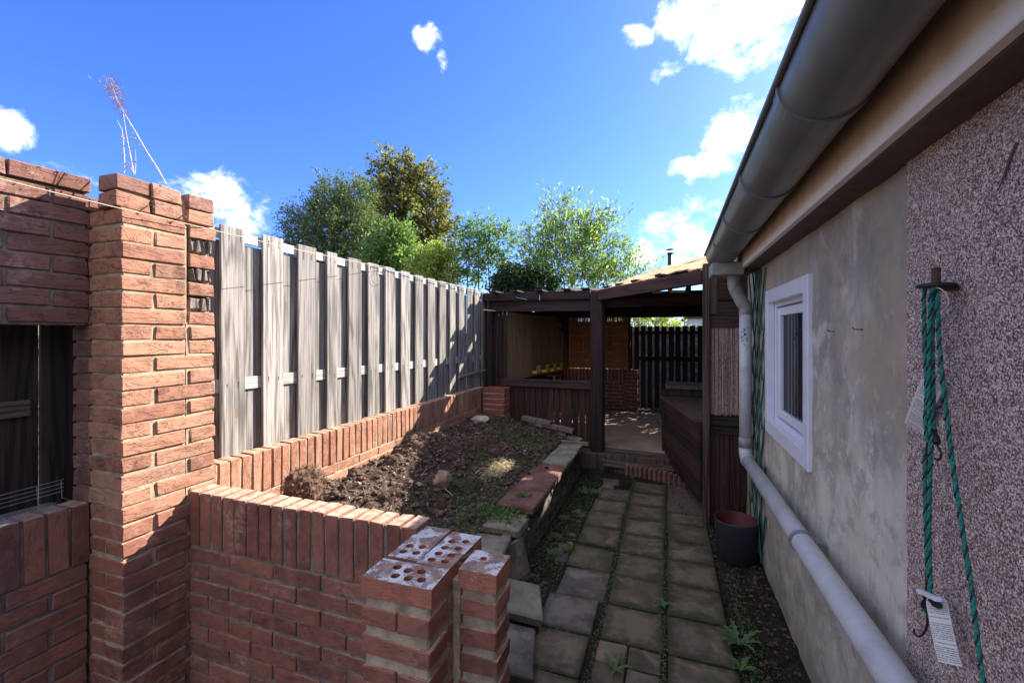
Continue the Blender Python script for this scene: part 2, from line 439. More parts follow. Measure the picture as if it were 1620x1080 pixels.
m_, n = material('printed_paper_tag')
v, rnd, tc = coords(n, rand=False)
sp = n.node('ShaderNodeSeparateXYZ', {0: tc})
row = n.m('FRACT', n.m('MULTIPLY', sp.outputs[2], 270.0))
rowid = n.m('FLOOR', n.m('MULTIPLY', sp.outputs[2], 270.0))
word = n.noise(n.node('ShaderNodeCombineXYZ', {0: n.m('MULTIPLY', sp.outputs[0], 420.0), 1: n.m('MULTIPLY', rowid, 7.3), 2: 0.0}).outputs[0], 1, 2, .8)
ink = n.m('MULTIPLY', n.m('GREATER_THAN', row, .5), n.step(word, .40, .48))
ink = n.m('MULTIPLY', ink, n.step(n.m('ABSOLUTE', sp.outputs[0]), .0175, .0165))
ink = n.m('MULTIPLY', ink, n.m('GREATER_THAN', n.noise(n.node('ShaderNodeCombineXYZ', {0: n.m('MULTIPLY', rowid, 3.1), 1: 0.0, 2: 0.0}).outputs[0], 1, 0), .38))
finish(n, n.mix(n.m('MULTIPLY', ink, .75), (0.62, 0.60, 0.56), (0.08, 0.08, 0.09)), .8, None, .2)
TAGM = m_


def leaf_mat(name, a, b, trans=0.45):
    m, n = material(name)
    geo = n.node('ShaderNodeNewGeometry')
    rp = geo.outputs['Random Per Island']
    tc = n.node('ShaderNodeTexCoord').outputs['Object']
    f = n.m('ADD', n.m('MULTIPLY', rp, .6), n.m('MULTIPLY', n.noise(tc, 2.2, 3), .5))
    col = n.mix(n.step(f, .2, .85), a, b)
    p = n.node('ShaderNodeBsdfPrincipled', {'Base Color': col, 'Roughness': .6, 'Specular IOR Level': .35})
    t = n.node('ShaderNodeBsdfTranslucent', {'Color': n.mix(1.0, col, (1.5, 1.7, .8), 'MULTIPLY')})
    mx = n.node('ShaderNodeMixShader', {0: trans})
    n.t.links.new(p.outputs[0], mx.inputs[1]); n.t.links.new(t.outputs[0], mx.inputs[2])
    o = n.node('ShaderNodeOutputMaterial')
    n.t.links.new(mx.outputs[0], o.inputs[0])
    return m


L_YEW = leaf_mat('dark_needle_foliage', (0.05, 0.075, 0.03), (0.17, 0.21, 0.085), .3)
L_MAPLE = leaf_mat('bronze_green_leaves', (0.05, 0.055, 0.022), (0.24, 0.22, 0.08), .35)
L_LIGHT = leaf_mat('yellow_green_leaves', (0.13, 0.17, 0.04), (0.34, 0.38, 0.11), .45)
L_MID = leaf_mat('mid_green_leaves', (0.05, 0.09, 0.03), (0.18, 0.27, 0.09), .45)
L_WILLOW = leaf_mat('pale_willow_leaves', (0.06, 0.11, 0.03), (0.32, 0.40, 0.14), .45)
L_DARK = leaf_mat('deep_green_leaves', (0.015, 0.035, 0.015), (0.05, 0.09, 0.035), .3)
L_WEED = leaf_mat('weed_leaves', (0.06, 0.12, 0.04), (0.12, 0.22, 0.07), .35)
L_CREEP = leaf_mat('creeping_weed_leaves', (0.035, 0.065, 0.02), (0.10, 0.17, 0.055), .3)
L_DEB = leaf_mat('dry_leaf_litter', (0.08, 0.055, 0.03), (0.24, 0.18, 0.10), .1)

# ------------------------------------------------------------------ geometry helpers


def tag(o, label=None, cat=None, group=None, kind=None):
    if label: o['label'] = label
    if cat: o['category'] = cat
    if group: o['group'] = group
    if kind: o['kind'] = kind
    return o


def thing(name, label, cat, loc=(0, 0, 0), group=None):
    o = bpy.data.objects.new(name, None)
    C.objects.link(o)
    o.location = loc
    o.empty_display_size = .1
    return tag(o, label, cat, group)


def link(name, mesh, mat, parent=None, M=None, smooth=False):
    """link MESH as an object; M places it in the world, kept when it has a parent"""
    if mat and not mesh.materials:
        mesh.materials.append(mat)
    o = bpy.data.objects.new(name, mesh)
    C.objects.link(o)
    if mat and mesh.materials[0] != mat:
        o.material_slots[0].link = 'OBJECT'
        o.material_slots[0].material = mat
    M = M or Matrix()
    if parent:
        o.parent = parent
        base = Vector((0, 0, 0))
        p = parent
        PM = Matrix()
        chain = []
        while p:
            chain.append(p); p = p.parent
        for p in reversed(chain):
            PM = PM @ p.matrix_basis
        o.matrix_basis = PM.inverted() @ M
    else:
        o.matrix_basis = M
    if smooth:
        for p in mesh.polygons: p.use_smooth = True
    return o


CH_F = None


def chbox_data(sx, sy, sz, ch, jit=0.0, seed=0):
    """a box with chamfered edges and slightly uneven corners (44 triangles)"""
    rnd = random.Random(seed)
    V, idx = [], {}
    for i in (-1, 1):
        for j in (-1, 1):
            for k in (-1, 1):
                jx, jy, jz = (rnd.uniform(-jit, jit) for _ in range(3))
                for a in range(3):
                    p = [i * (sx / 2 - ch), j * (sy / 2 - ch), k * (sz / 2 - ch)]
                    p[a] += (i, j, k)[a] * ch
                    e = [rnd.uniform(-jit, jit) * .35 for _ in range(3)]
                    idx[(i, j, k, a)] = len(V)
                    V.append((p[0] + jx + e[0], p[1] + jy + e[1], p[2] + jz + e[2]))
    Fs = []
    for a in range(3):
        b, c = (a + 1) % 3, (a + 2) % 3
        for s in (-1, 1):
            q = []
            for (t, u) in ((-1, -1), (1, -1), (1, 1), (-1, 1)):
                key = [0, 0, 0]; key[a] = s; key[b] = t; key[c] = u
                q.append(idx[(*key, a)])
            Fs.append(q if s > 0 else q[::-1])
    for a in range(3):
        b, c = (a + 1) % 3, (a + 2) % 3
        for t in (-1, 1):
            for u in (-1, 1):
                k0 = [0, 0, 0]; k1 = [0, 0, 0]
                k0[a] = -1; k1[a] = 1; k0[b] = k1[b] = t; k0[c] = k1[c] = u
                q = [idx[(*k0, b)], idx[(*k1, b)], idx[(*k1, c)], idx[(*k0, c)]]
                Fs.append(q if t * u > 0 else q[::-1])
    for i in (-1, 1):
        for j in (-1, 1):
            for k in (-1, 1):
                q = [idx[(i, j, k, 0)], idx[(i, j, k, 1)], idx[(i, j, k, 2)]]
                Fs.append(q if i * j * k > 0 else q[::-1])
    return V, Fs


class MB:
    def __init__(self):
        self.v, self.f = [], []

    def add(self, V, Fs, M=None):
        o = len(self.v)
        if M is not None:
            V = [tuple(M @ Vector(p)) for p in V]
        self.v += [tuple(p) for p in V]
        self.f += [[i + o for i in f] for f in Fs]
        return self

    def box(self, lo, hi, ch=0.0, jit=0.0, seed=0):
        s = [hi[i] - lo[i] for i in range(3)]
        c = Vector([(hi[i] + lo[i]) / 2 for i in range(3)])
        ch = ch or min(s) * .04
        V, Fs = chbox_data(*s, ch, jit, seed)
        return self.add(V, Fs, Matrix.Translation(c))

    def bar(self, p0, p1, wx, wy, up=(0, 0, 1), ch=None):
        """box from p0 to p1; local X = width wx, local Y (along up) = thickness wy"""
        p0, p1 = Vector(p0), Vector(p1)
        L = (p1 - p0).length
        V, Fs = chbox_data(wx, wy, L, ch or min(wx, wy) * .1)
        return self.add(V, Fs, frame(p0, p1, up))

    def tube(self, pts, r, nseg=8, cap=True):
        pts = [Vector(p) for p in pts]
        rs = r if isinstance(r, (list, tuple)) else [r] * len(pts)
        V, Fs = [], []
        prev = None
        for i, p in enumerate(pts):
            d = (pts[min(i + 1, len(pts) - 1)] - pts[max(i - 1, 0)]).normalized()
            if prev is None:
                a = d.orthogonal().normalized()
            else:
                a = (prev - d * prev.dot(d)).normalized()
            prev = a
            b = d.cross(a)
            for k in range(nseg):
                t = 2 * math.pi * k / nseg
                V.append(tuple(p + (a * math.cos(t) + b * math.sin(t)) * rs[i]))
        for i in range(len(pts) - 1):
            for k in range(nseg):
                k2 = (k + 1) % nseg
                Fs.append([i * nseg + k, i * nseg + k2, (i + 1) * nseg + k2, (i + 1) * nseg + k])
        if cap:
            Fs.append(list(range(nseg))[::-1])
            Fs.append([(len(pts) - 1) * nseg + k for k in range(nseg)])
        return self.add(V, Fs)

    def lathe(self, prof, M=None, nseg=28):
        V, Fs = [], []
        for (r, z) in prof:
            for k in range(nseg):
                t = 2 * math.pi * k / nseg
                V.append((r * math.cos(t), r * math.sin(t), z))
        for i in range(len(prof) - 1):
            for k in range(nseg):
                k2 = (k + 1) % nseg
                Fs.append([i * nseg + k, i * nseg + k2, (i + 1) * nseg + k2, (i + 1) * nseg + k])
        return self.add(V, Fs, M)

    def mesh(self, name, origin=None):
        me = bpy.data.meshes.new(name)
        v = self.v
        if origin is not None:
            v = [(p[0] - origin[0], p[1] - origin[1], p[2] - origin[2]) for p in v]
        me.from_pydata(v, [], self.f)
        me.update()
        return me

    def build(self, name, mat, parent=None, smooth=False, origin=None):
        if origin is None:
            origin = tuple(parent.location) if (parent and not parent.parent) else (0, 0, 0)
        return link(name, self.mesh(name, origin), mat, parent, Matrix.Translation(Vector(origin)), smooth)


def frame(p0, p1, up):
    p0, p1 = Vector(p0), Vector(p1)
    z = (p1 - p0).normalized()
    y = Vector(up); y = (y - z * y.dot(z)).normalized()
    x = y.cross(z)
    M = Matrix((x, y, z)).transposed().to_4x4()
    M.translation = (p0 + p1) / 2
    return M


_bc = {}


def board(name, parent, p0, p1, width, thick, mat, up=(0, 0, 1), seed=0, jit=0.0):
    """one plank, grain along its length"""
    L = (Vector(p1) - Vector(p0)).length
    key = (round(width, 3), round(thick, 3), round(L, 2), seed % 3, round(jit, 3))
    if key not in _bc:
        V, Fs = chbox_data(width, thick, L, min(width, thick) * .12, jit, seed % 3)
        me = bpy.data.meshes.new(name); me.from_pydata(V, [], Fs); me.update()
        _bc[key] = me
    return link(name, _bc[key], mat, parent, frame(p0, p1, up))


_protos = {}


def brick_proto(kind, k):
    key = (kind, k)
    if key not in _protos:
        dims = {'full': (.225, .104, .0545), 'half': (.106, .104, .0545), 'thin': (.30, .09, .034)}[kind]
        V, Fs = chbox_data(*dims, .0034, .0022, 100 + k * 7 + len(kind))
        me = bpy.data.meshes.new('brick'); me.from_pydata(V, [], Fs); me.update()
        _protos[key] = me
    return _protos[key]


def brick(parent, c, axis='x', kind='full', mat=None, sl=1.0, sd_=1.0, sh=1.0, wob=0.0, name='brick', yaw=0.0, mesh=None):
    """one brick at its centre C, its length along AXIS; sl sd_ sh stretch length, depth and height a little"""
    me = mesh or brick_proto(kind, random.randrange(5))
    if axis == 'x': Rm = Matrix.Rotation(0, 4, 'Z')
    elif axis == 'y': Rm = Matrix.Rotation(R(90), 4, 'Z')
    elif axis == 'z': Rm = Matrix.Rotation(R(90), 4, 'Y')                     # upright, depth along y
    else: Rm = Matrix.Rotation(R(90), 4, 'Z') @ Matrix.Rotation(R(90), 4, 'Y')  # upright, depth along x
    if random.random() < .5: Rm = Rm @ Matrix.Rotation(math.pi, 4, 'X')
    W = Matrix.Rotation(random.gauss(0, wob), 4, 'X') @ Matrix.Rotation(random.gauss(0, wob), 4, 'Y') @ Matrix.Rotation(random.gauss(0, wob) + yaw, 4, 'Z')
    j = Vector([random.gauss(0, .0010 + wob * .04) for _ in range(3)])
    M = Matrix.Translation(Vector(c) + j) @ W @ Rm @ Matrix.Diagonal((sl, sd_, sh, 1))
    return link(name, me, mat, parent, M)


def fbm(x, y, z=0.0, octv=4, lac=2.0, H=0.5):
    s, a, t = 0, 1, 0
    for i in range(octv):
        s += a * mnoise.noise((x, y, z + i * 11.3)); t += a
        a *= H; x *= lac; y *= lac
    return s / t


# ------------------------------------------------------------------ ground and path
g = MB()
rings = [2, 5, 12, 30, 80, 250, 700]
V = [(0, 0, -.045)]; Fs = []
for r in rings:
    for k in range(32):
        t = 2 * math.pi * k / 32
        V.append((r * math.cos(t), 2 + r * math.sin(t), -.045))
for k in range(32):
    Fs.append([0, 1 + k, 1 + (k + 1) % 32])
for i in range(len(rings) - 1):
    for k in range(32):
        a = 1 + i * 32 + k; b = 1 + i * 32 + (k + 1) % 32
        Fs.append([a, a + 32, b + 32, b])
g.add(V, Fs)
tag(g.build('ground', DIRTGR), 'bare brown garden ground under the whole yard', kind='structure')

path = thing('path', None, None, (0, 0, 0)); path['kind'] = 'structure'
path['label'] = 'paved path of worn concrete slabs running up to the shelter'
# soil bed beneath the slabs and the strip along the house, gently uneven
def grid(x0, x1, y0, y1, st, fz):
    nx, ny = int((x1 - x0) / st) + 1, int((y1 - y0) / st) + 1
    V = [(x0 + (x1 - x0) * i / (nx - 1), y0 + (y1 - y0) * j / (ny - 1), 0) for j in range(ny) for i in range(nx)]
    V = [(x, y, fz(x, y)) for x, y, _ in V]
    Fs = [[j * nx + i, j * nx + i + 1, (j + 1) * nx + i + 1, (j + 1) * nx + i] for j in range(ny - 1) for i in range(nx - 1)]
    return V, Fs


def bedz(x, y):
    z = -.022 + .012 * fbm(x * 7, y * 7, 3)
    if x > .30: z += .02 + .03 * fbm(x * 6, y * 6, 9, 5, 2.2, .6) + .06 * max(0, x - .45)
    if x < -.62: z += .012 + .015 * fbm(x * 9, y * 9, 5)
    return z


bed = MB(); bed.add(*grid(-.95, .62, .6, 5.2, .02, bedz))
bed.build('soil_bed', PATHSOIL, path, True)

col_y = [1.62, 1.92, 2.22, 2.52, 2.84, 3.145, 3.445, 3.74, 4.05, 4.36, 4.68]


def slab(parent, cx, cy, lx, ly, th, mat, top=0.0, yaw=0.0, name='paving_slab', seed=None, tilt=.008):
    seed = random.randrange(1000) if seed is None else seed
    rr = random.Random(seed)
    nx = 1
    V, Fs = chbox_data(lx, ly, th, .007, .0035, seed)
    me = bpy.data.meshes.new(name); me.from_pydata(V, [], Fs); me.update()
    M = Matrix.Translation((cx, cy, top - th / 2)) @ Matrix.Rotation(yaw + rr.gauss(0, .008), 4, 'Z') @ Matrix.Rotation(rr.gauss(0, tilt), 4, 'X') @ Matrix.Rotation(rr.gauss(0, tilt), 4, 'Y')
    return link(name, me, mat, parent, M)


for i in range(len(col_y) - 1):
    y0, y1 = col_y[i], col_y[i + 1]
    ym, ly = (y0 + y1) / 2, y1 - y0 - .016
    # middle column, its near rows in small setts
    if i < 2:
        for a in range(2):
            for b in range(2):
                slab(path, -.255 + a * .152, y0 + .075 + b * .15, .143, .14, .05, SLAB, -.004)
    else:
        slab(path, -.172, ym, .298, ly, .05, SLAB, random.uniform(-.003, .003))
    # right column
    if i == 0:
        slab(path, .145, ym + .02, .30, ly, .05, SLAB_L, .004)
    elif i == 1:
        slab(path, .15, ym, .30, ly, .05, SLAB_L if False else SLAB, .0)
    elif i == 8:
        slab(path, .04, ym + .07, .09, ly * .48, .05, SLAB, .0)
        slab(path, .04, ym - .08, .09, ly * .46, .05, SLAB, .0)
        slab(path, .145, ym, .10, ly * .95, .05, SLAB, .0)
        slab(path, .245, ym, .085, ly * .95, .05, SLAB, .0)
    else:
        slab(path, .142, ym, .292, ly, .05, SLAB, random.uniform(-.003, .003))
    # left column, less even
    if i < 9:
        sh = -.04 if i < 5 else .0
        slab(path, -.485 + random.uniform(-.01, .01) - .02 * (i < 3), ym + sh + .05, .285, ly + .002, .05, SLAB_P if i in (2, 3) else SLAB, random.uniform(-.01, .002), random.uniform(-.03, .03), tilt=.015)
for (cx, cy, lx, ly, yaw, mt) in [(-.73, 3.02, .17, .28, .1, SLAB_P), (-.75, 3.36, .2, .29, .05, SLAB_P), (-.75, 3.7, .2, .3, -.04, SLAB_P), (-.62, 4.38, .24, .26, .1, SLAB_P),
                              (-.60, 4.62, .26, .16, .05, SLAB_P), (-.78, 2.62, .16, .2, .35, SLAB)]:
    slab(path, cx, cy, lx, ly, .05, mt, -.012, yaw, tilt=.02)
slab(path, .15, 1.90 - .56, .30, .29, .05, SLAB, 0)
# row of half-round brick edging curving across the end of the path
for k in range(15):
    t = k / 14
    x = -.42 + t * .69
    y = 4.94 - .30 * t ** 1.7
    yaw = math.atan2(-.30 * 1.7 * t ** .7, .69)
    me = _protos.get('edger')
    if not me:
        q = MB(); q.lathe([(0.0, .10), (.017, .10), (.0225, .093), (.0225, -.06)], None, 10)
        me = _protos['edger'] = q.mesh('edging_brick')
    M = Matrix.Translation((x, y, -.005 + random.uniform(-.006, .004))) @ Matrix.Rotation(yaw, 4, 'Z') @ Matrix.Diagonal((1, 1.9, .95, 1))
    link('edging_brick', me, DARKB, path, M)

# ------------------------------------------------------------------ left wall with opening
WX = -2.113
bw = thing('brick_wall', 'tall brick wall with a boarded opening, joining the back of the pillar', 'wall', (WX, .6, 0))
q = MB()
q.box((WX - .10, -.6, 1.54), (WX - .007, 1.065, 2.09)); q.box((WX - .10, -.6, -.04), (WX - .007, 1.065, .846)); q.box((WX - .10, 1.078, -.04), (WX - .007, 1.43, 2.03))
q.build('mortar', MORTAR_G, bw)
P = .0625
zt = 2.10
r = 0
while zt - .05 > 1.53:
    zc = zt - .026
    off = 0 if r % 2 else .115
    y = 1.07 - (.0 if r % 2 == 0 else .115)
    first = True
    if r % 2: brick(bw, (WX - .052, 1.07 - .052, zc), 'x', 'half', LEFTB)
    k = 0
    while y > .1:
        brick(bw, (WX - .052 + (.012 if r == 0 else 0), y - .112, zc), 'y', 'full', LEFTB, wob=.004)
        y -= .234
    zt -= P; r += 1
# jamb: a stack of header ends facing the yard
zc = .855 + .026
r = 0
while zc < 2.05:
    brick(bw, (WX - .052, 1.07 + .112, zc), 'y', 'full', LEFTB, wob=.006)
    zc += P; r += 1
# sill of upright bricks, courses beneath
y = 1.07 - .026
while y > .1:
    brick(bw, (WX - .052 + .004, y, .855 - .111), 'w', 'full', REDS, wob=.004)
    y -= .0645
zc = .855 - .222 - .012 - .026
r = 0
while zc > -.02:
    y = 1.066 if r % 2 == 0 else 1.066 - .115
    if r % 2: brick(bw, (WX - .052, 1.066 - .052, zc), 'x', 'half', REDS)
    while y > .1:
        brick(bw, (WX - .052, y - .112, zc), 'y', 'full', REDS, wob=.003)
        y -= .234
    zc -= .0655; r += 1
# boards closing the opening
ph = thing('wooden_shutter', 'dark stained board shutter closing the opening in the brick wall', 'shutter', (-2.34, .9, .8))
yy_ = 1.16
for k in range(6):
    wd = .135
    board('board', ph, (-2.335 - .003 * (k % 2), yy_ - wd / 2, .75), (-2.335 - .003 * (k % 2), yy_ - wd / 2, 1.62), wd, .018, BLACKWOOD if k % 2 else BLACKWOOD, (1, 0, 0), k)
    yy_ -= wd + (.004 if k else .006)
board('rail', ph, (-2.312, .985, 1.225), (-2.312, .2, 1.225), .06, .025, OLDWOOD, (1, 0, 0), 1)
# wire tray on the sill
tr = thing('wire_tray', 'bent wire tray lying on the brick sill of the opening', 'wire tray', (-2.15, .8, .86))
q = MB()
for k in range(11):
    x = -2.215 + k * .0125
    q.tube([(x, .45, .868 + .012 * math.sin(k)), (x + .004, .75, .874), (x + .002, 1.0 + .004 * (k % 3), .868)], .0011, 5)
for z in (.885, .90, .915, .93):
    q.tube([(-2.225, .45, z), (-2.23, .75, z + .004), (-2.222, 1.045, z + .012)], .0011, 5)
q.build('long_wire', WIREM, tr)
for y in (.6, .75, .86, .97, 1.04):
    q = MB(); q.tube([(-2.228, y, .935), (-2.222, y, .872), (-2.16, y, .866), (-2.085, y, .864)], .0013, 5)
    q.build('cross_wire', WIREM, tr)

# ------------------------------------------------------------------ pillar
px0, px1, py0, py1 = WX, -1.92, 1.07, 1.43
pl = thing('brick_pillar', 'tall sunlit brick pillar with crumbling hollow bricks near its top', 'pillar', (-2.02, 1.25, 0))
q = MB()
q.box((px0 + .004, py0 + .006, -.04), (px1 - .006, 1.312, 1.965), .004)
q.box((px0 + .10, py0 + .01, 1.9), (px1 - .022, py1 - .01, 2.075), .004)
q.box((px0 + .004, 1.30, -.04), (px1 - .006, py1 - .006, 1.56), .004)
q.box((px0 + .004, 1.30, 1.5), (px1 - .035, py1 - .010, 2.0), .004)
q.build('mortar', MORTAR, pl)


def broken_brick(seed):
    rr = random.Random(seed)
    q = MB()
    q.box((-.045, -.05, -.026), (.03, .05, .026), .006, .004, seed)
    x = -.048
    for k in range(4):
        wdt = rr.uniform(.008, .018)
        q.box((.0, -.05 + k * .028, -.026), (.045 + rr.uniform(-.012, .004), -.05 + k * .028 + wdt, .026), .003, .004, seed + k)
    return q.mesh('broken_brick')


zt = 2.10
r = 0
XF = px1 - .052
while zt > -.02:
    zc = zt - .026
    low = zc < .80
    mat_ = REDS if low else RED
    dx = .006 if low else 0
    XFs = XF + dx
    if r < 2:                                     # loose top courses, set a little proud
        brick(pl, (XFs - .01, 1.07 + .058 - .012, zc), 'y', 'half', DARKB if r == 0 else RED, 1.13, 1, 1.06, .01)
        brick(pl, (XFs, 1.07 + .175 - .012, zc), 'y', 'half', RED, 1.05, 1, 1.06, .01)
        brick(pl, (XFs, 1.07 + .305 - .004, zc + .0), 'y', 'half', RED if r else DARKB, 1.05, 1, 1.04, .01)
        if r == 1:
            brick(pl, (px0 + .05, 1.07 + .12, zc - .004), 'y', 'half', DARKB, 1.0, .8, 1, .05)
    else:
        upper = zc > 1.50
        if r % 2 == 0:
            brick(pl, (XFs, 1.07 + .1165, zc), 'y', 'full', mat_, 1.04, wob=.003)
            brick(pl, (px0 + .045, 1.07 + .054, zc), 'y', 'half', mat_, 1.0, .84, 1, .004)
            if not low or True: pass
            yb = 1.07 + .305
        else:
            brick(pl, (XFs - .047, 1.07 + .052, zc), 'x', 'full', mat_, .87, 1.0, 1, .003)
            if upper:
                brick(pl, (XFs, 1.07 + .116 + .0585, zc), 'y', 'half', mat_, 1.12, wob=.003)
            else:
                brick(pl, (XFs, 1.07 + .119 + .1205, zc), 'y', 'full', mat_, 1.07, wob=.003)
        if upper or r % 2 == 0:
            if r in (3, 5, 7):
                M = Matrix.Translation((XF + .004, 1.07 + .305, zc)) @ Matrix.Rotation(random.uniform(-.06, .06), 4, 'Z')
                link('broken_brick', broken_brick(r), GREYB, pl, M)
            else:
                brick(pl, (XFs - (.004 if r in (4, 6) else 0), 1.07 + .305, zc), 'y', 'half', mat_, 1.06, wob=.008 if upper else .003)
    zt -= P if not low else .0655
    r += 1
# two nails with hooks of wire in the second course
for (y, z) in ((1.17, 2.015), (1.29, 2.005)):
    nl = MB(); nl.tube([(-1.925, y, z), (-1.895, y - .006, z - .012)], .0022, 6); nl.lathe([(0.0, 0), (.005, 0), (.005, .002), (0.0, .0025)], Matrix.Translation((-1.894, y - .0065, z - .012)) @ Matrix.Rotation(R(90), 4, 'Y'), 8)
    nl.build('nail', RUST, pl)

# dead weed stalks growing out of the pillar top
wd_ = thing('dead_weed', 'dry leafless weed stalks sticking up from the top of the brick pillar', 'weed', (-2.04, 1.12, 2.09))


def photo_pt(u, v, X=None, Y=None, Z=None):
    """point of the world plane X= or Y= or Z= that lies behind pixel (u, v) of the photograph"""
    a = (u - 810) / F; b = (527 - v) / F
    d = Vector((a * math.cos(TH) - math.sin(TH), a * math.sin(TH) + math.cos(TH), b))
    if X is not None: t = X / d.x
    elif Y is not None: t = Y / d.y
    else: t = (Z - E) / d.z
    return Vector((d.x * t, d.y * t, E + d.z * t))


def ppath(pix, **kw):
    return [photo_pt(u, v, **kw) for u, v in pix]


q = MB()
q.tube(ppath([(263, 292), (250, 268), (232, 240), (212, 205), (198, 182), (186, 160), (176, 132)], Y=1.22), [.0028, .0026, .0024, .0021, .0018, .0015, .001], 6)
q.tube(ppath([(196, 274), (197, 255), (195, 225), (193, 205), (185, 190)], Y=1.12), [.002, .0018, .0016, .0012, .0006], 6)
q.tube(ppath([(212, 276), (208, 255), (203, 230), (199, 207), (195, 180)], Y=1.14), [.0022, .002, .0016, .0012, .0007], 6)
q.tube(ppath([(214, 275), (215, 255), (214, 236)], Y=1.15), [.001, .0008, .0004], 5)
q.tube(ppath([(166, 288), (165, 282), (166, 276)], Y=1.12), [.001, .0008, .0004], 5)
q.build('stalk', STEMM, wd_)
q = MB(); rr = random.Random(3)
for k in range(260):
    t = rr.random() ** .6
    u0, v0 = 204 - 32 * t + rr.gauss(0, 8 * t), 192 - 66 * t + rr.gauss(0, 5 * t)
    a = rr.uniform(math.pi * .6, math.pi * 1.3) if rr.random() < .6 else rr.uniform(-.3, 1.2)
    L = rr.uniform(3, 14)
    pts = [(u0, v0), (u0 + math.cos(a) * L * .5, v0 - math.sin(a) * L * .35 + rr.uniform(-2, 2)), (u0 + math.cos(a) * L, v0 - math.sin(a) * L * .6 + rr.uniform(-4, 4))]
    q.tube(ppath(pts, Y=1.22 + rr.uniform(-.03, .03)), [.0006, .0005, .0003], 4)
q.build('fine_twig', SEEDM, wd_)['kind'] = 'stuff'
q = MB()
for k in range(26):
    c = photo_pt(rr.choice([194, 197, 204, 208, 214]) + rr.gauss(0, 3), rr.choice([270, 262, 240, 225, 215]) + rr.gauss(0, 4), Y=1.13)
    s = rr.uniform(.0025, .006)
    V, Fs = chbox_data(s, s * .5, s * 1.6, s * .1, s * .2, k)
    q.add(V, Fs, Matrix.Translation(c) @ Matrix.Rotation(rr.uniform(0, 3), 4, 'Y') @ Matrix.Rotation(rr.uniform(0, 3), 4, 'X'))
q.build('dead_leaf', SEEDM, wd_)['kind'] = 'stuff'

# ------------------------------------------------------------------ front garden wall and its open-ended pier
fy0, fy1, ftop = 1.316, 1.42, .838
fw = thing('garden_wall', 'low red brick wall with a soldier course on top, in front of the planting bed', 'wall', (-1.37, 1.37, 0))
q = MB()
q.box((-1.918, fy0 + .007, -.04), (-.822, fy1 - .004, ftop - .006), .003)
q.build('mortar', MORTAR_G, fw)
x = -1.915 + .026
k = 0
while x < -.84:
    brick(fw, (x, (fy0 + fy1) / 2, ftop - .111), 'z', 'full', REDS, wob=.005, sh=1.0)
    x += .0655; k += 1
zc = ftop - .222 - .013 - .026
r = 0
while zc > -.02:
    x = -1.915 if r % 2 == 0 else -1.915 + .117
    if r % 2: brick(fw, (-1.915 + .052, (fy0 + fy1) / 2, zc), 'x', 'half', REDS)
    while x < -.83:
        if x + .222 > -.82:
            if x + .104 < -.81: brick(fw, (x + .052, (fy0 + fy1) / 2, zc), 'x', 'half', REDS)
            break
        brick(fw, (x + .111, (fy0 + fy1) / 2, zc), 'x', 'full', REDS, wob=.004)
        x += .2345
    zc -= .0655; r += 1


def hollow_brick(lx, ly, lz, holes, r, name='brick'):
    """a brick with real round holes through its top; top and bottom are triangulated round the holes"""
    v2 = [(-lx / 2, -ly / 2), (lx / 2, -ly / 2), (lx / 2, ly / 2), (-lx / 2, ly / 2)]
    ed = [(0, 1), (1, 2), (2, 3), (3, 0)]
    ns = 14
    for (hx, hy) in holes:
        o = len(v2)
        v2 += [(hx + r * math.cos(2 * math.pi * k / ns), hy + r * math.sin(2 * math.pi * k / ns)) for k in range(ns)]
        ed += [(o + k, o + (k + 1) % ns) for k in range(ns)]
    res = delaunay_2d_cdt([Vector(p) for p in v2], ed, [], 0, 1e-5)
    vs, fs = res[0], res[2]
    keep = []
    for f in fs:
        cx = sum(vs[i].x for i in f) / len(f); cy = sum(vs[i].y for i in f) / len(f)
        if all((cx - hx) ** 2 + (cy - hy) ** 2 > (r * .97) ** 2 for hx, hy in holes):
            keep.append(list(f))
    nv = len(vs)
    V = [(p.x, p.y, lz / 2) for p in vs] + [(p.x, p.y, -lz / 2) for p in vs]
    Fs = list(keep) + [[i + nv for i in f][::-1] for f in keep]
    # boundary edges become walls
    cnt = {}
    for f in keep:
        for a, b in zip(f, f[1:] + f[:1]):
            cnt[(a, b)] = 1
    for (a, b) in list(cnt):
        if (b, a) not in cnt:
            Fs.append([b, a, a + nv, b + nv])
    me = bpy.data.meshes.new(name)
    me.from_pydata(V, [], Fs); me.update()
    return me


def pier_rows(parent, x0, x1, y0, y1, ztop, pitch, hasback):
    zc = ztop - .027 - pitch
    r = 0
    lx = x1 - x0
    while zc > -.03:
        if r % 2 == 0:
            h = lx / 2 - .006
            brick(parent, (x0 + lx * .27, y0 + .055, zc), 'y', 'half', REDS, 1.05, lx * .50 / .104, .94, .006)
            brick(parent, (x0 + lx * .775, y0 + .055, zc), 'y', 'half', REDS, 1.05, lx * .45 / .104, .94, .006)
            if hasback: brick(parent, (x1 - .052, y0 + .245, zc), 'y', 'full', REDS, 1.0, 1, .94, .006)
        else:
            brick(parent, (x0 + lx / 2, y0 + .052, zc), 'x', 'full', REDS, lx / .225, 1, .94, .008)
            if hasback:
                brick(parent, (x1 - .105, y0 + .172, zc), 'x', 'full', REDS, .93, 1, .94, .008)
                brick(parent, (x1 - .105, y0 + .30, zc), 'x', 'full', REDS, .93, 1, .94, .008)
        zc -= pitch; r += 1


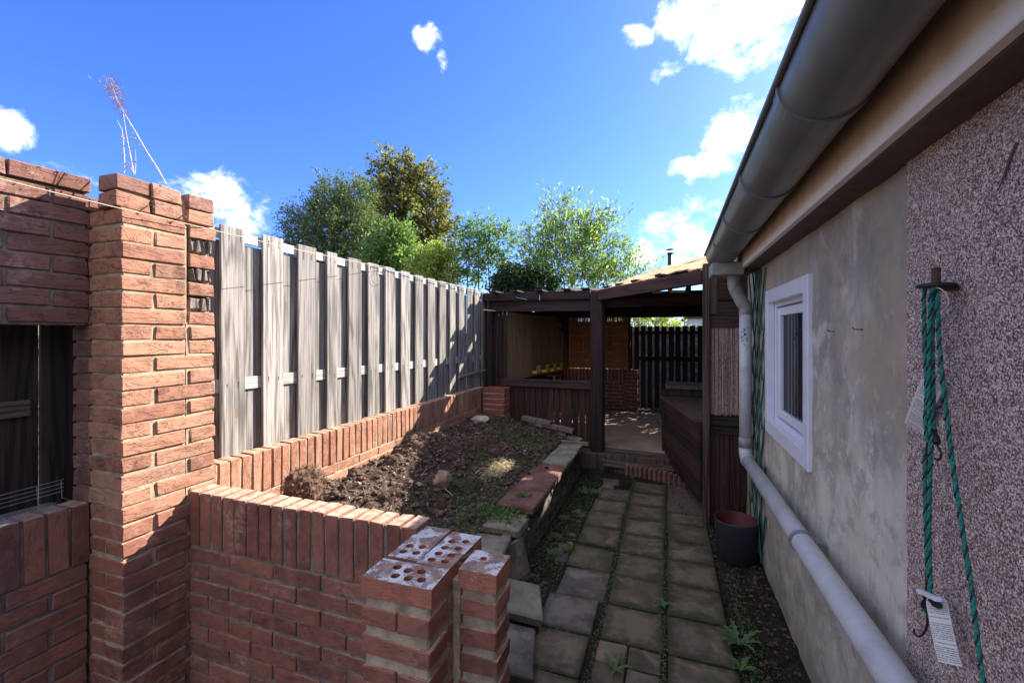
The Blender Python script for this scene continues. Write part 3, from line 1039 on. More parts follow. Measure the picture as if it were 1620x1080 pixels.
pz = .822
q = MB()
q.box((-.814, 1.049, -.04), (-.608, 1.412, pz - .055), .006)
q.box((-.606, 1.18, -.04), (-.578, 1.30, pz - .04), .004)
q.build('mortar', MORTAR, fw)
pier_rows(fw, -.822, -.600, 1.040, 1.42, pz, .0815, True)
hol = [(-.062, .018), (-.02, .018), (.022, .018), (-.045, -.022), (-.003, -.022), (.045, -.022)]
b1 = brick(fw, (-.711, 1.097, pz - .026), 'x', mat=PAINTB, mesh=hollow_brick(.222, .108, .053, [(-.04, .02), (.0, .013), (.04, .02), (-.02, -.022), (.022, -.022), (.062, -.018)], .0135))
b1.matrix_basis = Matrix.Translation(Vector((-.711, 1.097, pz - .026)) - Vector(fw.location)) @ Matrix.Rotation(.03, 4, 'Z')
b2 = link('brick', hollow_brick(.106, .225, .053, [(-.022, -.075), (.022, -.070), (-.022, -.035), (.022, -.03)], .013), PAINTB, fw, Matrix.Translation((-.768, 1.278, pz - .026)) @ Matrix.Rotation(.02, 4, 'Z'))
b3 = link('brick', hollow_brick(.110, .225, .053, [(-.022, -.08), (.022, -.075), (-.022, -.04), (.022, -.035), (-.022, .0), (.022, .01), (-.022, .045), (.022, .06)], .013), PAINTB, fw, Matrix.Translation((-.655, 1.270, pz - .027)) @ Matrix.Rotation(-.03, 4, 'Z'))
for z in (pz - .026,):
    link('brick', hollow_brick(.118, .122, .054, [(-.012, .018)], .011), PAINTB, fw, Matrix.Translation((-.519, 1.228, z)) @ Matrix.Rotation(.01, 4, 'Z'))
q = MB(); q.box((-.572, 1.177, -.04), (-.466, 1.283, pz - .05), .005); q.build('mortar', MORTAR, fw)
zc = pz - .026 - .0815
while zc > -.03:
    brick(fw, (-.519, 1.228, zc), 'x', 'half', REDS, 1.11, 1.14, .94, .005)
    zc -= .0815
tf = MB(); rr = random.Random(5)
for k in range(40):
    c = Vector((-.588 + rr.gauss(0, .006), 1.20 + rr.uniform(0, .07), pz - .01 + rr.uniform(0, .012)))
    s = rr.uniform(.003, .006)
    V, Fs = [(-s, 0, 0), (0, -s * .6, 0), (s, 0, 0), (0, s * .6, 0)], [[0, 1, 2, 3]]
    tf.add(V, Fs, Matrix.Translation(c) @ Matrix.Rotation(rr.uniform(0, 6), 4, 'Z') @ Matrix.Rotation(rr.uniform(-.8, .8), 4, 'X'))
tag(tf.build('moss_tuft', L_WEED), 'tiny green moss tuft between the holed bricks of the pier', kind='stuff')

# ------------------------------------------------------------------ wall under the fence
hx = -2.16
pw = thing('planter_wall', 'long low brick wall under the grey fence, topped by upright bricks', 'wall', (hx - .05, 3.2, 0))
q = MB(); q.box((hx - .10, 1.435, 0), (hx - .006, 5.13, .836), .003); q.build('mortar', MORTAR, pw)
y = 1.435 + .027
while y < 5.1:
    brick(pw, (hx - .052, y, .843 - .111), 'w', 'full', RED, wob=.006)
    y += .0655
zc = .843 - .222 - .013 - .026
r = 0
while zc > .25:
    y = 1.435 if r % 2 else 1.435 + .117
    while y < 5.05:
        brick(pw, (hx - .052, y + .111, zc), 'y', 'full', RED, wob=.004)
        y += .2345
    zc -= .0655; r += 1
# corner pier
cp = thing('brick_pier', 'small square brick pier in the corner between fence and shelter', 'pier', (-1.98, 5.08, .3))
q = MB(); q.box((-2.125, 4.965, .2), (-1.855, 5.175, .842), .003); q.build('mortar', MORTAR, cp)
zc = .845 - .026
r = 0
while zc > .25:
    if r % 2 == 0:
        brick(cp, (-2.076, 5.014, zc), 'x', 'half', INB); brick(cp, (-1.961, 5.014, zc), 'x', 'full', INB, .98)
        brick(cp, (-1.961, 5.127, zc), 'x', 'full', INB, .98); brick(cp, (-2.076, 5.127, zc), 'x', 'half', INB)
    else:
        brick(cp, (-2.018, 5.014, zc), 'x', 'full', INB, .98); brick(cp, (-1.902, 5.07, zc), 'y', 'full', INB, .98)
        brick(cp, (-2.018, 5.127, zc), 'x', 'full', INB, .98)
    zc -= .0655; r += 1

# ------------------------------------------------------------------ planting bed
def soilz(x, y):
    t = (x + 2.16) / (2.16 - 1.1)
    z = .50 - .16 * max(0, min(1, t)) ** 1.2
    z += .035 * math.exp(-((x + 1.9) ** 2 / .06 + (y - 2.6) ** 2 / .5))
    z += .11 * math.exp(-((x + 1.98) ** 2 / .05 + (y - 3.3) ** 2 / .10)) + .05 * math.exp(-((x + 1.78) ** 2 / .05 + (y - 3.5) ** 2 / .15))
    z -= .07 * math.exp(-((x + 1.3) ** 2 / .08 + (y - 2.9) ** 2 / .5))
    z += .07 * math.exp(-((x + 1.9) ** 2 / .06 + (y - 4.75) ** 2 / .1))
    z += .075 * fbm(x * 4, y * 4, 1, 3) + .075 * fbm(x * 13, y * 13, 4, 4, 2.1, .62) + .016 * abs(fbm(x * 45, y * 45, 2, 2))
    if x > -1.08: z = min(z, .290)
    if y < 2.15 and x > -1.3: z = min(z, .33 - .35 * max(0, x + 1.0) * (1 if x > -1 else 0))
    return z


sl_ = MB(); sl_.add(*grid(-2.16, -.90, 1.425, 5.0, .0135, soilz))
tag(sl_.build('bed_soil', SOIL, None, True), 'dug over dark crumbly soil filling the raised planting bed', kind='structure')

# clods, stones and litter strewn over the bed
def ico():
    t = (1 + 5 ** .5) / 2
    v = [(-1, t, 0), (1, t, 0), (-1, -t, 0), (1, -t, 0), (0, -1, t), (0, 1, t), (0, -1, -t), (0, 1, -t), (t, 0, -1), (t, 0, 1), (-t, 0, -1), (-t, 0, 1)]
    v = [tuple(Vector(p).normalized()) for p in v]
    f = [(0, 11, 5), (0, 5, 1), (0, 1, 7), (0, 7, 10), (0, 10, 11), (1, 5, 9), (5, 11, 4), (11, 10, 2), (10, 7, 6), (7, 1, 8), (3, 9, 4), (3, 4, 2), (3, 2, 6), (3, 6, 8), (3, 8, 9), (4, 9, 5), (2, 4, 11), (6, 2, 10), (8, 6, 7), (9, 8, 1)]
    return v, [list(x) for x in f]


def subdiv(V, Fs):
    V = [Vector(v) for v in V]; mid = {}; out = []
    def mp(a, b):
        k = (min(a, b), max(a, b))
        if k not in mid:
            V.append(((V[a] + V[b]) / 2).normalized()); mid[k] = len(V) - 1
        return mid[k]
    for a, b, c in Fs:
        x, y, z = mp(a, b), mp(b, c), mp(c, a)
        out += [[a, x, z], [b, y, x], [c, z, y], [x, y, z]]
    return V, out


IV, IF = ico()


def clods(count, spots, smin, smax, seed, flat=.7):
    rr = random.Random(seed); q = MB()
    for k in range(count):
        x, y, z = spots(rr)
        s = smin + (smax - smin) * rr.random() ** 3
        V = [Vector(v) * s * (1 + rr.uniform(-.3, .3)) for v in IV]
        q.add(V, IF, Matrix.Translation((x, y, z + s * .25)) @ Matrix.Rotation(rr.uniform(0, 6), 4, 'Z') @ Matrix.Diagonal((1, rr.uniform(.6, 1), flat * rr.uniform(.6, 1), 1)))
    return q


def in_bed(rr):
    x, y = rr.uniform(-2.14, -1.08), rr.uniform(1.45, 4.9)
    return x, y, soilz(x, y)


tag(clods(5200, in_bed, .003, .028, 1).build('soil_clods', CLODM), 'loose clods of dark soil scattered over the planting bed', kind='stuff')
tag(clods(420, in_bed, .003, .013, 2).build('pale_grit', PALEROCK), 'small pale stones and shell bits scattered in the planting bed', kind='stuff')


def sticks(count, spots, lmin, lmax, r, seed, lift=.004):
    rr = random.Random(seed); q = MB()
    for k in range(count):
        x, y, z = spots(rr)
        L = rr.uniform(lmin, lmax); a = rr.uniform(0, 6.28); t = rr.gauss(0, .35)
        d = Vector((math.cos(a) * math.cos(t), math.sin(a) * math.cos(t), math.sin(t))) * L / 2
        c = Vector((x, y, z + lift + abs(d.z)))
        q.tube([c - d, c + Vector((rr.uniform(-1, 1), rr.uniform(-1, 1), rr.uniform(0, 1))) * L * .12, c + d], r * rr.uniform(.6, 1.2), 3, False)
    return q


tag(sticks(800, in_bed, .012, .06, .0011, 3).build('straw_litter', STRAWM), 'bits of dry straw and root scattered over the planting bed', kind='stuff')


def leaves(count, spots, smin, smax, seed, flat=.5, lift=.01, aspect=.6):
    rr = random.Random(seed); V = []; Fs = []
    for k in range(count):
        x, y, z = spots(rr)
        s = rr.uniform(smin, smax)
        M = Matrix.Translation((x, y, z + rr.uniform(0.15, 1) * lift)) @ Matrix.Rotation(rr.uniform(0, 6.28), 4, 'Z') @ Matrix.Rotation(rr.gauss(0, flat), 4, 'X') @ Matrix.Rotation(rr.gauss(0, flat), 4, 'Y')
        o = len(V)
        V += [tuple(M @ Vector(p)) for p in ((-s, 0, 0), (-s * .1, -s * aspect, s * .15), (s, 0, -.1 * s), (-s * .1, s * aspect, s * .15))]
        Fs += [[o, o + 1, o + 2], [o, o + 2, o + 3]]
    q = MB(); q.v, q.f = V, Fs
    return q


def in_green(rr):
    while True:
        x, y = rr.uniform(-1.95, -1.02), rr.uniform(1.8, 4.9)
        g = fbm(x * 3.1, y * 3.1, 21, 2)
        ok = (x > -1.62 + .2 * g and g > -.12) or (abs(x + 1.62) < .16 and abs(y - 4.2) < .3)
        if ok and rr.random() < .25 + 1.2 * max(0, g + .2):
            return x, y, soilz(x, y)


tag(leaves(14000, in_green, .004, .0095, 4, .45, .022).build('creeping_weeds', L_CREEP), 'low green creeping weeds spreading over the shaded side of the bed', kind='stuff')


def tuft_spots(rr):
    cx, cy, s = rr.choice([(-1.0, 2.66, .07), (-1.1, 2.74, .06), (-.98, 3.02, .03)])
    x, y = cx + rr.gauss(0, s), cy + rr.gauss(0, s * .7)
    return x, y, .31


tag(leaves(900, tuft_spots, .006, .014, 5, .6, .045).build('green_clump', L_WEED), 'bright green weed clump between the red and the near mossy coping slabs', kind='stuff')


def joint_spots(rr):
    k = rr.random()
    y = rr.uniform(1.7, 4.75)
    if k < .30: x = -.018 + rr.gauss(0, .008)
    elif k < .58: x = -.33 + rr.gauss(0, .010)
    elif k < .70: y = rr.choice(col_y) + rr.gauss(0, .006); x = rr.uniform(-.6, .29)
    elif k < .9: x = -.70 + rr.gauss(0, .07) - .02 * (y - 3)
    else: x = .31 + abs(rr.gauss(0, .04))
    return x, y, -.012


tag(leaves(4200, joint_spots, .003, .0075, 6, .6, .014).build('joint_moss', L_CREEP), 'moss and seedlings growing in the joints of the path', kind='stuff')
tag(leaves(1500, joint_spots, .003, .008, 7, .5, .016, .35).build('leaf_litter', L_DEB), 'dry leaf scraps lying in the joints of the path', kind='stuff')


def strip_spots(rr):
    x, y = rr.uniform(.30, .57), rr.uniform(1.3, 3.7)
    return x, y, bedz(x, y)


def verge_spots(rr):
    x, y = rr.uniform(-.86, -.64), rr.uniform(1.7, 4.6)
    return x, y, bedz(x, y)


tag(sticks(260, strip_spots, .008, .035, .0009, 8).build('bark_litter', OLDWOOD), 'bits of bark and twig on the soil strip beside the house', kind='stuff')
tag(clods(900, strip_spots, .003, .015, 9).build('strip_clods', CLODM), 'small clods of soil along the foot of the house wall', kind='stuff')
tag(leaves(2600, verge_spots, .004, .010, 10, .5, .03).build('verge_weeds', L_CREEP), 'green weeds between the planting bed wall and the paving', kind='stuff')
tag(leaves(700, lambda rr: (.335 + abs(rr.gauss(0, .045)), rr.uniform(1.9, 3.0), .0), .004, .010, 11, .5, .03).build('strip_weeds', L_CREEP), 'small weeds along the right edge of the path', kind='stuff')


def rock(name, label, cat, c, s, mat, seed, sc=(1, .8, .7)):
    V, Fs = subdiv(IV, IF); V, Fs = subdiv(V, Fs)
    V2 = []
    for v in V:
        v = Vector(v)
        d = min(1.35 / max(.3, abs(v.dot(Vector((math.cos(a_), math.sin(a_), b__)).normalized()))) * c__ for a_, b__, c__ in ((seed, .3, .75), (seed + 1.1, -.4, .68), (seed + 2.2, .9, .60), (seed + 3.0, 2.5, .62), (seed + 4.1, -.1, .70))) * (1 + .16 * fbm(v.x * 2.3 + seed, v.y * 2.3, v.z * 2.3, 3)) * .95
        V2.append((v.x * d * s * sc[0], v.y * d * s * sc[1], v.z * d * s * sc[2]))
    me = bpy.data.meshes.new(name); me.from_pydata(V2, [], Fs); me.update()
    o = link(name, me, mat, None, Matrix.Translation(c))
    return tag(o, label, cat)


def onsoil(u, v, z=.42):
    p = photo_pt(u, v, Z=z)
    for _ in range(4):
        p = photo_pt(u, v, Z=soilz(p.x, p.y))
    return p


p = onsoil(700, 765); rock('rock', 'angular brown rock lying in the middle of the planting bed', 'rock', p + Vector((0, 0, .03)), .062, ROCKM, 2, (1, .8, .85))
p = onsoil(664, 768); rock('rock', 'small white stone left of the angular brown rock', 'stone', p + Vector((0, 0, .01)), .022, PALEROCK, 5)
p = onsoil(648, 728); rock('rock', 'pale broken stone against the foot of the brick wall under the fence', 'stone', p + Vector((0, 0, .01)), .045, PALEROCK, 8, (1.3, .8, .6))
p = onsoil(667, 734); rock('rock', 'small pale upright chip beside the pale broken stone', 'stone', p + Vector((0, 0, .02)), .03, PALEROCK, 11, (.6, .5, 1.1))
p = onsoil(758, 668); rock('rock', 'pale round-ended stone at the far corner of the bed by the brick pier', 'stone', p + Vector((0, 0, .03)), .07, PALEROCK, 14, (1.3, .7, .6))

# ball of dry roots
rt = thing('root_ball', 'dry fibrous root ball leaning in the corner of the two brick walls', 'root ball', (-2.03, 1.72, .5))
cen = photo_pt(482, 768, X=-1.96)
V, Fs = subdiv(IV, IF); V, Fs = subdiv(V, Fs); V, Fs = subdiv(V, Fs)
V2 = []
for v in V:
    v = Vector(v); d = 1 + .5 * fbm(v.x * 3, v.y * 3, v.z * 3, 4, 2.2, .7)
    V2.append(cen + Vector((v.x * .09, v.y * .12, v.z * .10)) * d)
MB().add(V2, Fs).build('root_core', ROOTM, rt)
q = MB(); rr = random.Random(12)
for k in range(900):
    d = Vector((rr.gauss(0, 1), rr.gauss(0, 1), rr.gauss(.1, 1))).normalized()
    p = cen + Vector((d.x * .09, d.y * .12, d.z * .10)) * rr.uniform(.85, 1.1)
    t = Vector((rr.gauss(0, 1), rr.gauss(0, 1), rr.gauss(0, 1))).normalized()
    q.tube([p - t * .012, p + d * .010, p + t * .015 + d * rr.uniform(0, .012)], .0011, 3, False)
q.build('root_fibre', ROOTM, rt)['kind'] = 'stuff'
# heap of pale dry roots where a sunbeam falls
hc = onsoil(785, 745)
def heap(rr):
    return hc.x + rr.gauss(0, .05), hc.y + rr.gauss(0, .11), hc.z + abs(rr.gauss(0, .018))
tag(sticks(800, heap, .02, .08, .0018, 14, .01).build('dead_grass', STRAWM), 'heap of pale dead grass and roots in a sun patch near the red slabs', kind='stuff')
h2 = onsoil(752, 708)
tag(sticks(500, lambda rr: (h2.x + rr.gauss(0, .07), h2.y + rr.gauss(0, .10), h2.z + abs(rr.gauss(0, .015))), .02, .08, .0016, 15, .01).build('dead_roots', ROOTM), 'tangle of brown dead roots lying behind the rock', kind='stuff')
st = MB(); st.tube([onsoil(695, 773) + Vector((0, 0, .03)), onsoil(706, 780) + Vector((0, 0, .025)), onsoil(717, 787) + Vector((0, 0, .015))], .003, 6)
tag(st.build('stick', STRAWM), 'thin pale stick lying just in front of the brown rock', 'stick')

# right-hand wall of the bed and its coping slabs
rw = thing('bed_wall', 'low wall of thin rough stones with mixed coping slabs along the path', 'wall', (-.9, 3.3, 0))
q = MB(); q.box((-.95, 2.12, -.04), (-.893, 4.68, .292), .004); q.build('mortar', MORTAR_G, rw)
z = .012; r = 0
while z < .28:
    y = 2.12 - (r % 3) * .08
    while y < 4.66:
        L = random.uniform(.14, .26)
        y2 = min(y + L, 4.68)
        ya = max(y, 2.12)
        if y2 - ya > .05:
            brick(rw, (-.915 + random.uniform(-.005, .005), (ya + y2) / 2, z + .017), 'y', 'thin', STONE, (y2 - ya - .006) / .30, .6, 1.0, .01, name='walling_stone')
        y = y2
    z += .0385; r += 1
ct = .342
for (ya, yb, mt) in [(4.37, 4.63, COPE_G), (4.115, 4.36, COPE_G), (3.86, 4.105, COPE_G), (3.505, 3.845, COPE_R), (3.175, 3.495, COPE_R), (2.825, 3.165, COPE_R), (2.52, 2.72, COPE_G)]:
    wdt = .27 if mt is COPE_R else .24
    slab(rw, -.845 - wdt / 2, (ya + yb) / 2, wdt, yb - ya - .006, .05, mt, ct - (.02 if yb < 2.8 else 0), 0, 'coping_slab', tilt=.015)
slab(rw, -.97, 4.68, .36, .035, .045, COPE_G, ct + .02, 0, 'coping_slab')
slab(rw, -1.02, 2.28, .33, .33, .05, COPE_G, ct - .03, .1, 'coping_slab', tilt=.03)
# broken slabs dumped between pier and path
for (c, s, yaw, tx, ty, mt, lab) in [((-.74, 2.22, .10), (.22, .26, .05), .35, .10, .25, SLAB_L, 'pale broken slab lying tilted behind the holed brick pier'),
                                     ((-.70, 1.90, .06), (.26, .30, .045), .25, .05, .22, SLAB_P, 'bluish grey slab lying tilted lowest beside the holed brick pier'),
                                     ((-.87, 2.42, .17), (.03, .30, .20), -.35, .0, -.25, SLAB_P, 'narrow slate kerb standing on edge by the bed wall')]:
    V, Fs = chbox_data(*s, .006, .006, int(yaw * 100) + 9)
    me = bpy.data.meshes.new('slab'); me.from_pydata(V, [], Fs); me.update()
    tag(link('broken_slab', me, mt, None, Matrix.Translation(c) @ Matrix.Rotation(yaw, 4, 'Z') @ Matrix.Rotation(tx, 4, 'X') @ Matrix.Rotation(ty, 4, 'Y')), lab, 'slab')

# ------------------------------------------------------------------ fence
fn = thing('board_fence', 'weathered grey hit-and-miss board fence standing behind the low brick wall', 'fence', (-2.27, 3.2, .3))
ys = [1.45, 1.71, 1.97, 2.23, 2.485, 2.705, 2.934, 3.162, 3.397, 3.634, 3.87, 4.10, 4.335, 4.558, 4.782, 5.0, 5.22, 5.44]
wds = [.142, .142, .146, .157, .102, .145, .14, .14, .14, .14, .14, .14, .135, .14, .14, .14, .14, .14]
topz = lambda y: 2.095 - .016 * (y - 1.7)
for i, (y, wd) in enumerate(zip(ys, wds)):
    t = topz(y) + random.uniform(-.004, .004)
    lean = random.uniform(-.004, .004)
    board('board', fn, (-2.256, y + wd / 2, .42), (-2.256, y + wd / 2 + lean, t), wd, .017, GREYWOOD, (1, 0, 0), i, .0012)
    if i + 1 < len(ys):
        yn = ys[i + 1]
        g0, g1 = y + wd - .022, yn + .026 + .006 * (5 - y)
        board('board', fn, (-2.287, (g0 + g1) / 2, .42), (-2.287, (g0 + g1) / 2, t - .085), g1 - g0, .017, GREYWOOD, (1, 0, 0), i + 2, .001)
for (z0, wd) in ((-.047, .055), (-.83 - .04, .07), (-1.5, .06)):
    board('rail', fn, (-2.2715, 1.40, topz(1.4) + z0), (-2.2715, 5.56, topz(5.2) + z0 * .99 + (.02 if z0 < -.5 else 0)), wd, .013, RAILWOOD, (1, 0, 0), 1)
q = MB()
for y, wd in zip(ys, wds):
    for z in (topz(y) - .045, topz(y) - .85):
        for f in (.25, .75):
            yy_, zz_ = y + wd * f + random.uniform(-.008, .008), z + random.uniform(-.014, .014)
            q.tube([(-2.248, yy_, zz_), (-2.2455, yy_, zz_)], .0032, 7)
            q.box((-2.2469, yy_ - .0016, zz_ - .035 * random.random() - .01), (-2.2462, yy_ + .0016, zz_), .0001)
q.build('nail_heads', RUST, fn)['kind'] = 'stuff'
for y in (1.43, 3.30, 5.2):
    board('post', fn, (-2.36, y, .0), (-2.36, y, 2.0), .07, .06, GREYWOOD, (1, 0, 0), 2)
br = thing('wooden_bar', 'thin grey batten fixed level across the far end of the fence', 'batten', (-2.2, 4.9, 1.0))
pA, pB = photo_pt(726, 597, X=-2.235), photo_pt(770, 585, X=-2.225)
board('batten', br, pA, pB, .03, .022, GREYWOOD, (1, 0, 0), 1)
for t in (.45, .52, .6, .66):
    q = MB(); c = pA.lerp(pB, t); q.tube([c + Vector((.012, 0, 0)), c + Vector((.02, 0, -.04)), c + Vector((.012, .01, -.055))], .004, 5)
    q.build('hook', RUST, br)

# cords
def sag(p, q_, s, k=14):
    return [p.lerp(q_, i / k) - Vector((0, 0, s * 4 * (i / k) * (1 - i / k))) for i in range(k + 1)]


a = photo_pt(-60, 268, X=-1.89); b = photo_pt(300, 355, X=-1.905); c_ = photo_pt(620, 424, X=-2.238)
q = MB(); q.tube(sag(a, b, .003) + sag(b, c_, .012, 20)[1:], .0017, 6)
tag(q.build('cream_cord', STRING, None, True), 'thin cream cord stretched past the pillar top and along the fence', 'cord')
a = photo_pt(590, 420, X=-2.238); b = photo_pt(775, 461, X=-2.2); c_ = photo_pt(834, 474, Y=5.13)
q = MB(); q.tube(sag(a, b, .015) + sag(b, c_, .0)[1:], .0026, 6)
lp = [photo_pt(597 + 9 * math.cos(t), 437 + 12 * math.sin(t) + t, X=-2.236) for t in np.linspace(-1.2, 4.2, 14)]
tag(q.build('blue_line', BLUEL, None, True), 'blue and white washing line tied from the fence top to the shelter beam', 'washing line')
q = MB(); q.tube(lp, .0012, 5)
tag(q.build('wire_loop', CABLE, None, True), 'small loose loop of dark wire hanging at the top of the grey fence', 'wire')

# ------------------------------------------------------------------ shelter
A = Vector((-2.25, 5.27, 0)); B = Vector((-.765, 5.12, 0)); D = Vector((.285, 3.83, 0))
sh = thing('wooden_shelter', 'dark stained open timber shelter at the end of the path', 'shelter', (-.8, 6.3, 0))
def v3(p, z): return Vector((p.x, p.y, z))
board('post', sh, v3(B, .16), v3(B, 1.99), .15, .14, BLACKWOOD, (0, -1, 0), 1, .002)
for dxp in (-.05, 0, .05):
    board('post_foot', sh, (B.x + dxp, B.y - .01, -.04), (B.x + dxp, B.y - .01, .158), .045, .10, OLDWOOD, (0, -1, 0), 1, .003)
board('post', sh, v3(D, -.03), v3(D, 2.06), .05, .07, OLDWOOD, (0, -1, 0), 2, .002)
board('beam', sh, v3(A, 1.975), (B.x - .08, B.y, 1.955), .10, .05, BLACKWOOD, (0, -1, 0), 1, .003)
nrm = Vector((-(D - B).y, (D - B).x, 0)).normalized()
board('beam', sh, (B.x + .03, B.y - .06, 1.938), (D.x - .02, D.y + .03, 1.962), .115, .045, BROWNWOOD, tuple(-nrm), 2, .002)
board('beam', sh, (A.x, A.y + .08, 1.885), (B.x - .08, B.y + .08, 1.865), .19, .05, BLACKWOOD, (0, -1, 0), 1, .003)
board('beam', sh, (B.x + .05, B.y + .12, 1.86), (.95, 4.9, 1.86), .10, .05, BLACKWOOD, (0, -1, 0), 1, .003)
# white brackets nailed to the beams
for (p_, s_) in [(photo_pt(854, 471, Y=5.12), .03), (photo_pt(1031, 453, Y=4.42), .028), (photo_pt(1100, 434, Y=3.92), .028), (photo_pt(1012, 456, Y=4.55), .016)]:
    q = MB(); q.box((p_.x - .006, p_.y - .012, p_.z - s_), (p_.x + .006, p_.y - .002, p_.z + s_), .001)
    q.build('bracket', GALV, sh)
# half-height railing with slats
Rl0, Rl1 = Vector((-1.98, 5.21, .90)), Vector((B.x - .07, B.y - .0, .905))
board('rail', sh, Rl0, Rl1, .095, .05, BLACKWOOD, (0, -1, 0), 2, .002)
nsl = 15
for k in range(nsl):
    t = (k + .5) / nsl
    p = Rl0.lerp(Rl1, t)
    board('slat', sh, (p.x + random.uniform(-.006, .006), p.y + .03, .20), (p.x, p.y + .03, .88), .068, .018, BROWNWOOD if k % 3 else BLACKWOOD, (0, -1, 0), k, .0015)
# dark pickets at the fence end
for k in range(5):
    y = 5.28 + k * .115
    board('picket', sh, (-2.17 + .02 * k, y, .25), (-2.17 + .02 * k, y, 1.93), .085, .02, BLACKWOOD, (1, -.3, 0), k)
for k in range(8):
    x = -2.40 + k * .056
    board('picket', sh, (x, 5.42, .3), (x, 5.42, 1.93), .048, .02, BLACKWOOD if k != 4 else OLDWOOD, (0, -1, 0), k)
# roof boards over the left part, gaps between them let sun streaks through
yy2 = 5.42
k = 0
while yy2 < 8.6:
    wd = .27
    gap = .10 if k in (0,) else .004
    z = 2.02 - .03 * (yy2 - 5.2) / 3
    xr = -.42 + .03 * k if k > 0 else -.60
    if yy2 > 5.75: xr = .80
    board('roof_board', sh, (-2.55, yy2 + wd / 2, z), (xr + .45, yy2 + wd / 2 - .06, z + .005), wd, .02, BLACKWOOD, (0, 0, 1), k, .003)
    yy2 += wd + gap
    k += 1
for x in (-2.2, -1.6, -1.0, -.4, .2, .75):
    board('rafter', sh, (x, 5.3 if x < -.5 else 4.9, 1.965), (x, 8.25, 1.93), .045, .09, BLACKWOOD, (0, 0, 1), 1, .002)
for k, x in enumerate((-2.05, -1.77, -1.46, -1.12, -.9)):
    board('batten', sh, (x - .05, 5.22, 2.026), (x + .05, 5.22, 2.024), .30, .018, BLACKWOOD, (0, 0, 1), k)
board('batten', sh, photo_pt(903, 457, Y=5.35), photo_pt(968, 458, Y=5.35), .03, .015, PALE_LITWOOD, (0, -1, 0), 1)
board('batten', sh, photo_pt(1032, 462, Y=4.95), photo_pt(1047, 462, Y=4.95), .02, .02, PALE_LITWOOD, (0, -1, 0), 1)  # this and the next batten: pale colour stands for sunlit glints under the beam
board('batten', sh, photo_pt(1059, 461, Y=4.85), photo_pt(1083, 461, Y=4.85), .025, .02, PALE_LITWOOD, (0, -1, 0), 1)
# pitched part with tiles: rises from the slanting front beam to the back right
def tp(s, t):
    """point of the pitched roof: s along the front beam 0..1, t up the slope 0..1"""
    f = Vector((-.70, 5.16, 2.015)).lerp(Vector((.36, 3.90, 2.05)), s)
    bk = Vector((-.30, 7.5, 2.50)).lerp(Vector((1.25, 6.3, 2.69)), s)
    return f.lerp(bk, t)
# two gaps in the roof let a patch of sun through onto the dead grass and the red slab
gaps = [(onsoil(787, 746), .10), (photo_pt(830, 757, Z=.345), .030)]
def in_gap(p, extra=0.0):
    for g0, r0 in gaps:
        d = Vector(p) - g0
        if (d - SUN * d.dot(SUN)).length < r0 + extra: return True
    return False
q = MB()
NG = 56
for i in range(NG):
    for j in range(NG):
        s0, s1, t0, t1 = 1.7 * i / NG, 1.7 * (i + 1) / NG, j / NG, (j + 1) / NG
        if in_gap(tp((s0 + s1) / 2, (t0 + t1) / 2) - Vector((0, 0, .03))): continue
        V = [tp(s0, t0), tp(s1, t0), tp(s1, t1), tp(s0, t1)]
        V = [Vector(v) - Vector((0, 0, .03)) for v in V]
        q.add([tuple(v) for v in V] + [tuple(v - Vector((0, 0, .02))) for v in V], [[0, 1, 2, 3], [7, 6, 5, 4]])
q.build('roof_deck', BLACKWOOD, sh)
NS, NTt = 13, 18
for j in range(NTt):
    for i in range(NS):
        s0 = (i + (.5 if j % 2 else 0)) / NS
        if s0 + 1 / NS > 1.04: continue
        t0 = j / NTt
        if t0 < .14 and .6 < s0 < .78 and j < 2: continue
        p00, p10 = tp(s0, t0), tp(s0 + .97 / NS, t0)
        p01 = tp(s0, t0 + 1.25 / NTt)
        ex = (p10 - p00); ey = (p01 - p00)
        cn = (p00 + p10) / 2 + ey / 2
        nz = ex.cross(ey).normalized()
        x_ = ex.normalized(); y_ = nz.cross(x_)
        if in_gap(cn, .05): continue
        key = ('tile', round(ex.length, 2), round(ey.length, 2), random.randrange(3))
        if key not in _protos:
            Vt, Ft = chbox_data(ex.length, ey.length, .014, .003, .004, key[3])
            me = bpy.data.meshes.new('roof_tile'); me.from_pydata(Vt, [], Ft); me.update(); _protos[key] = me
        M = Matrix((x_, y_, nz)).transposed().to_4x4(); M.translation = cn + Vector((0, 0, .006))
        M = M @ Matrix.Rotation(R(1.5) + random.gauss(0, .02), 4, 'X') @ Matrix.Rotation(random.gauss(0, .02), 4, 'Z')
        link('roof_tile', _protos[key], TILEM if random.random() < .9 else TILED, sh, M)
for s in (.06, .2, .37, .60, .97):
    c = tp(s, .015) + Vector((0, 0, .012))
    board('batten', sh, c - (D - B).normalized() * .05, c + (D - B).normalized() * .05, .10, .022, BLACKWOOD, (0, 0, 1), 1)
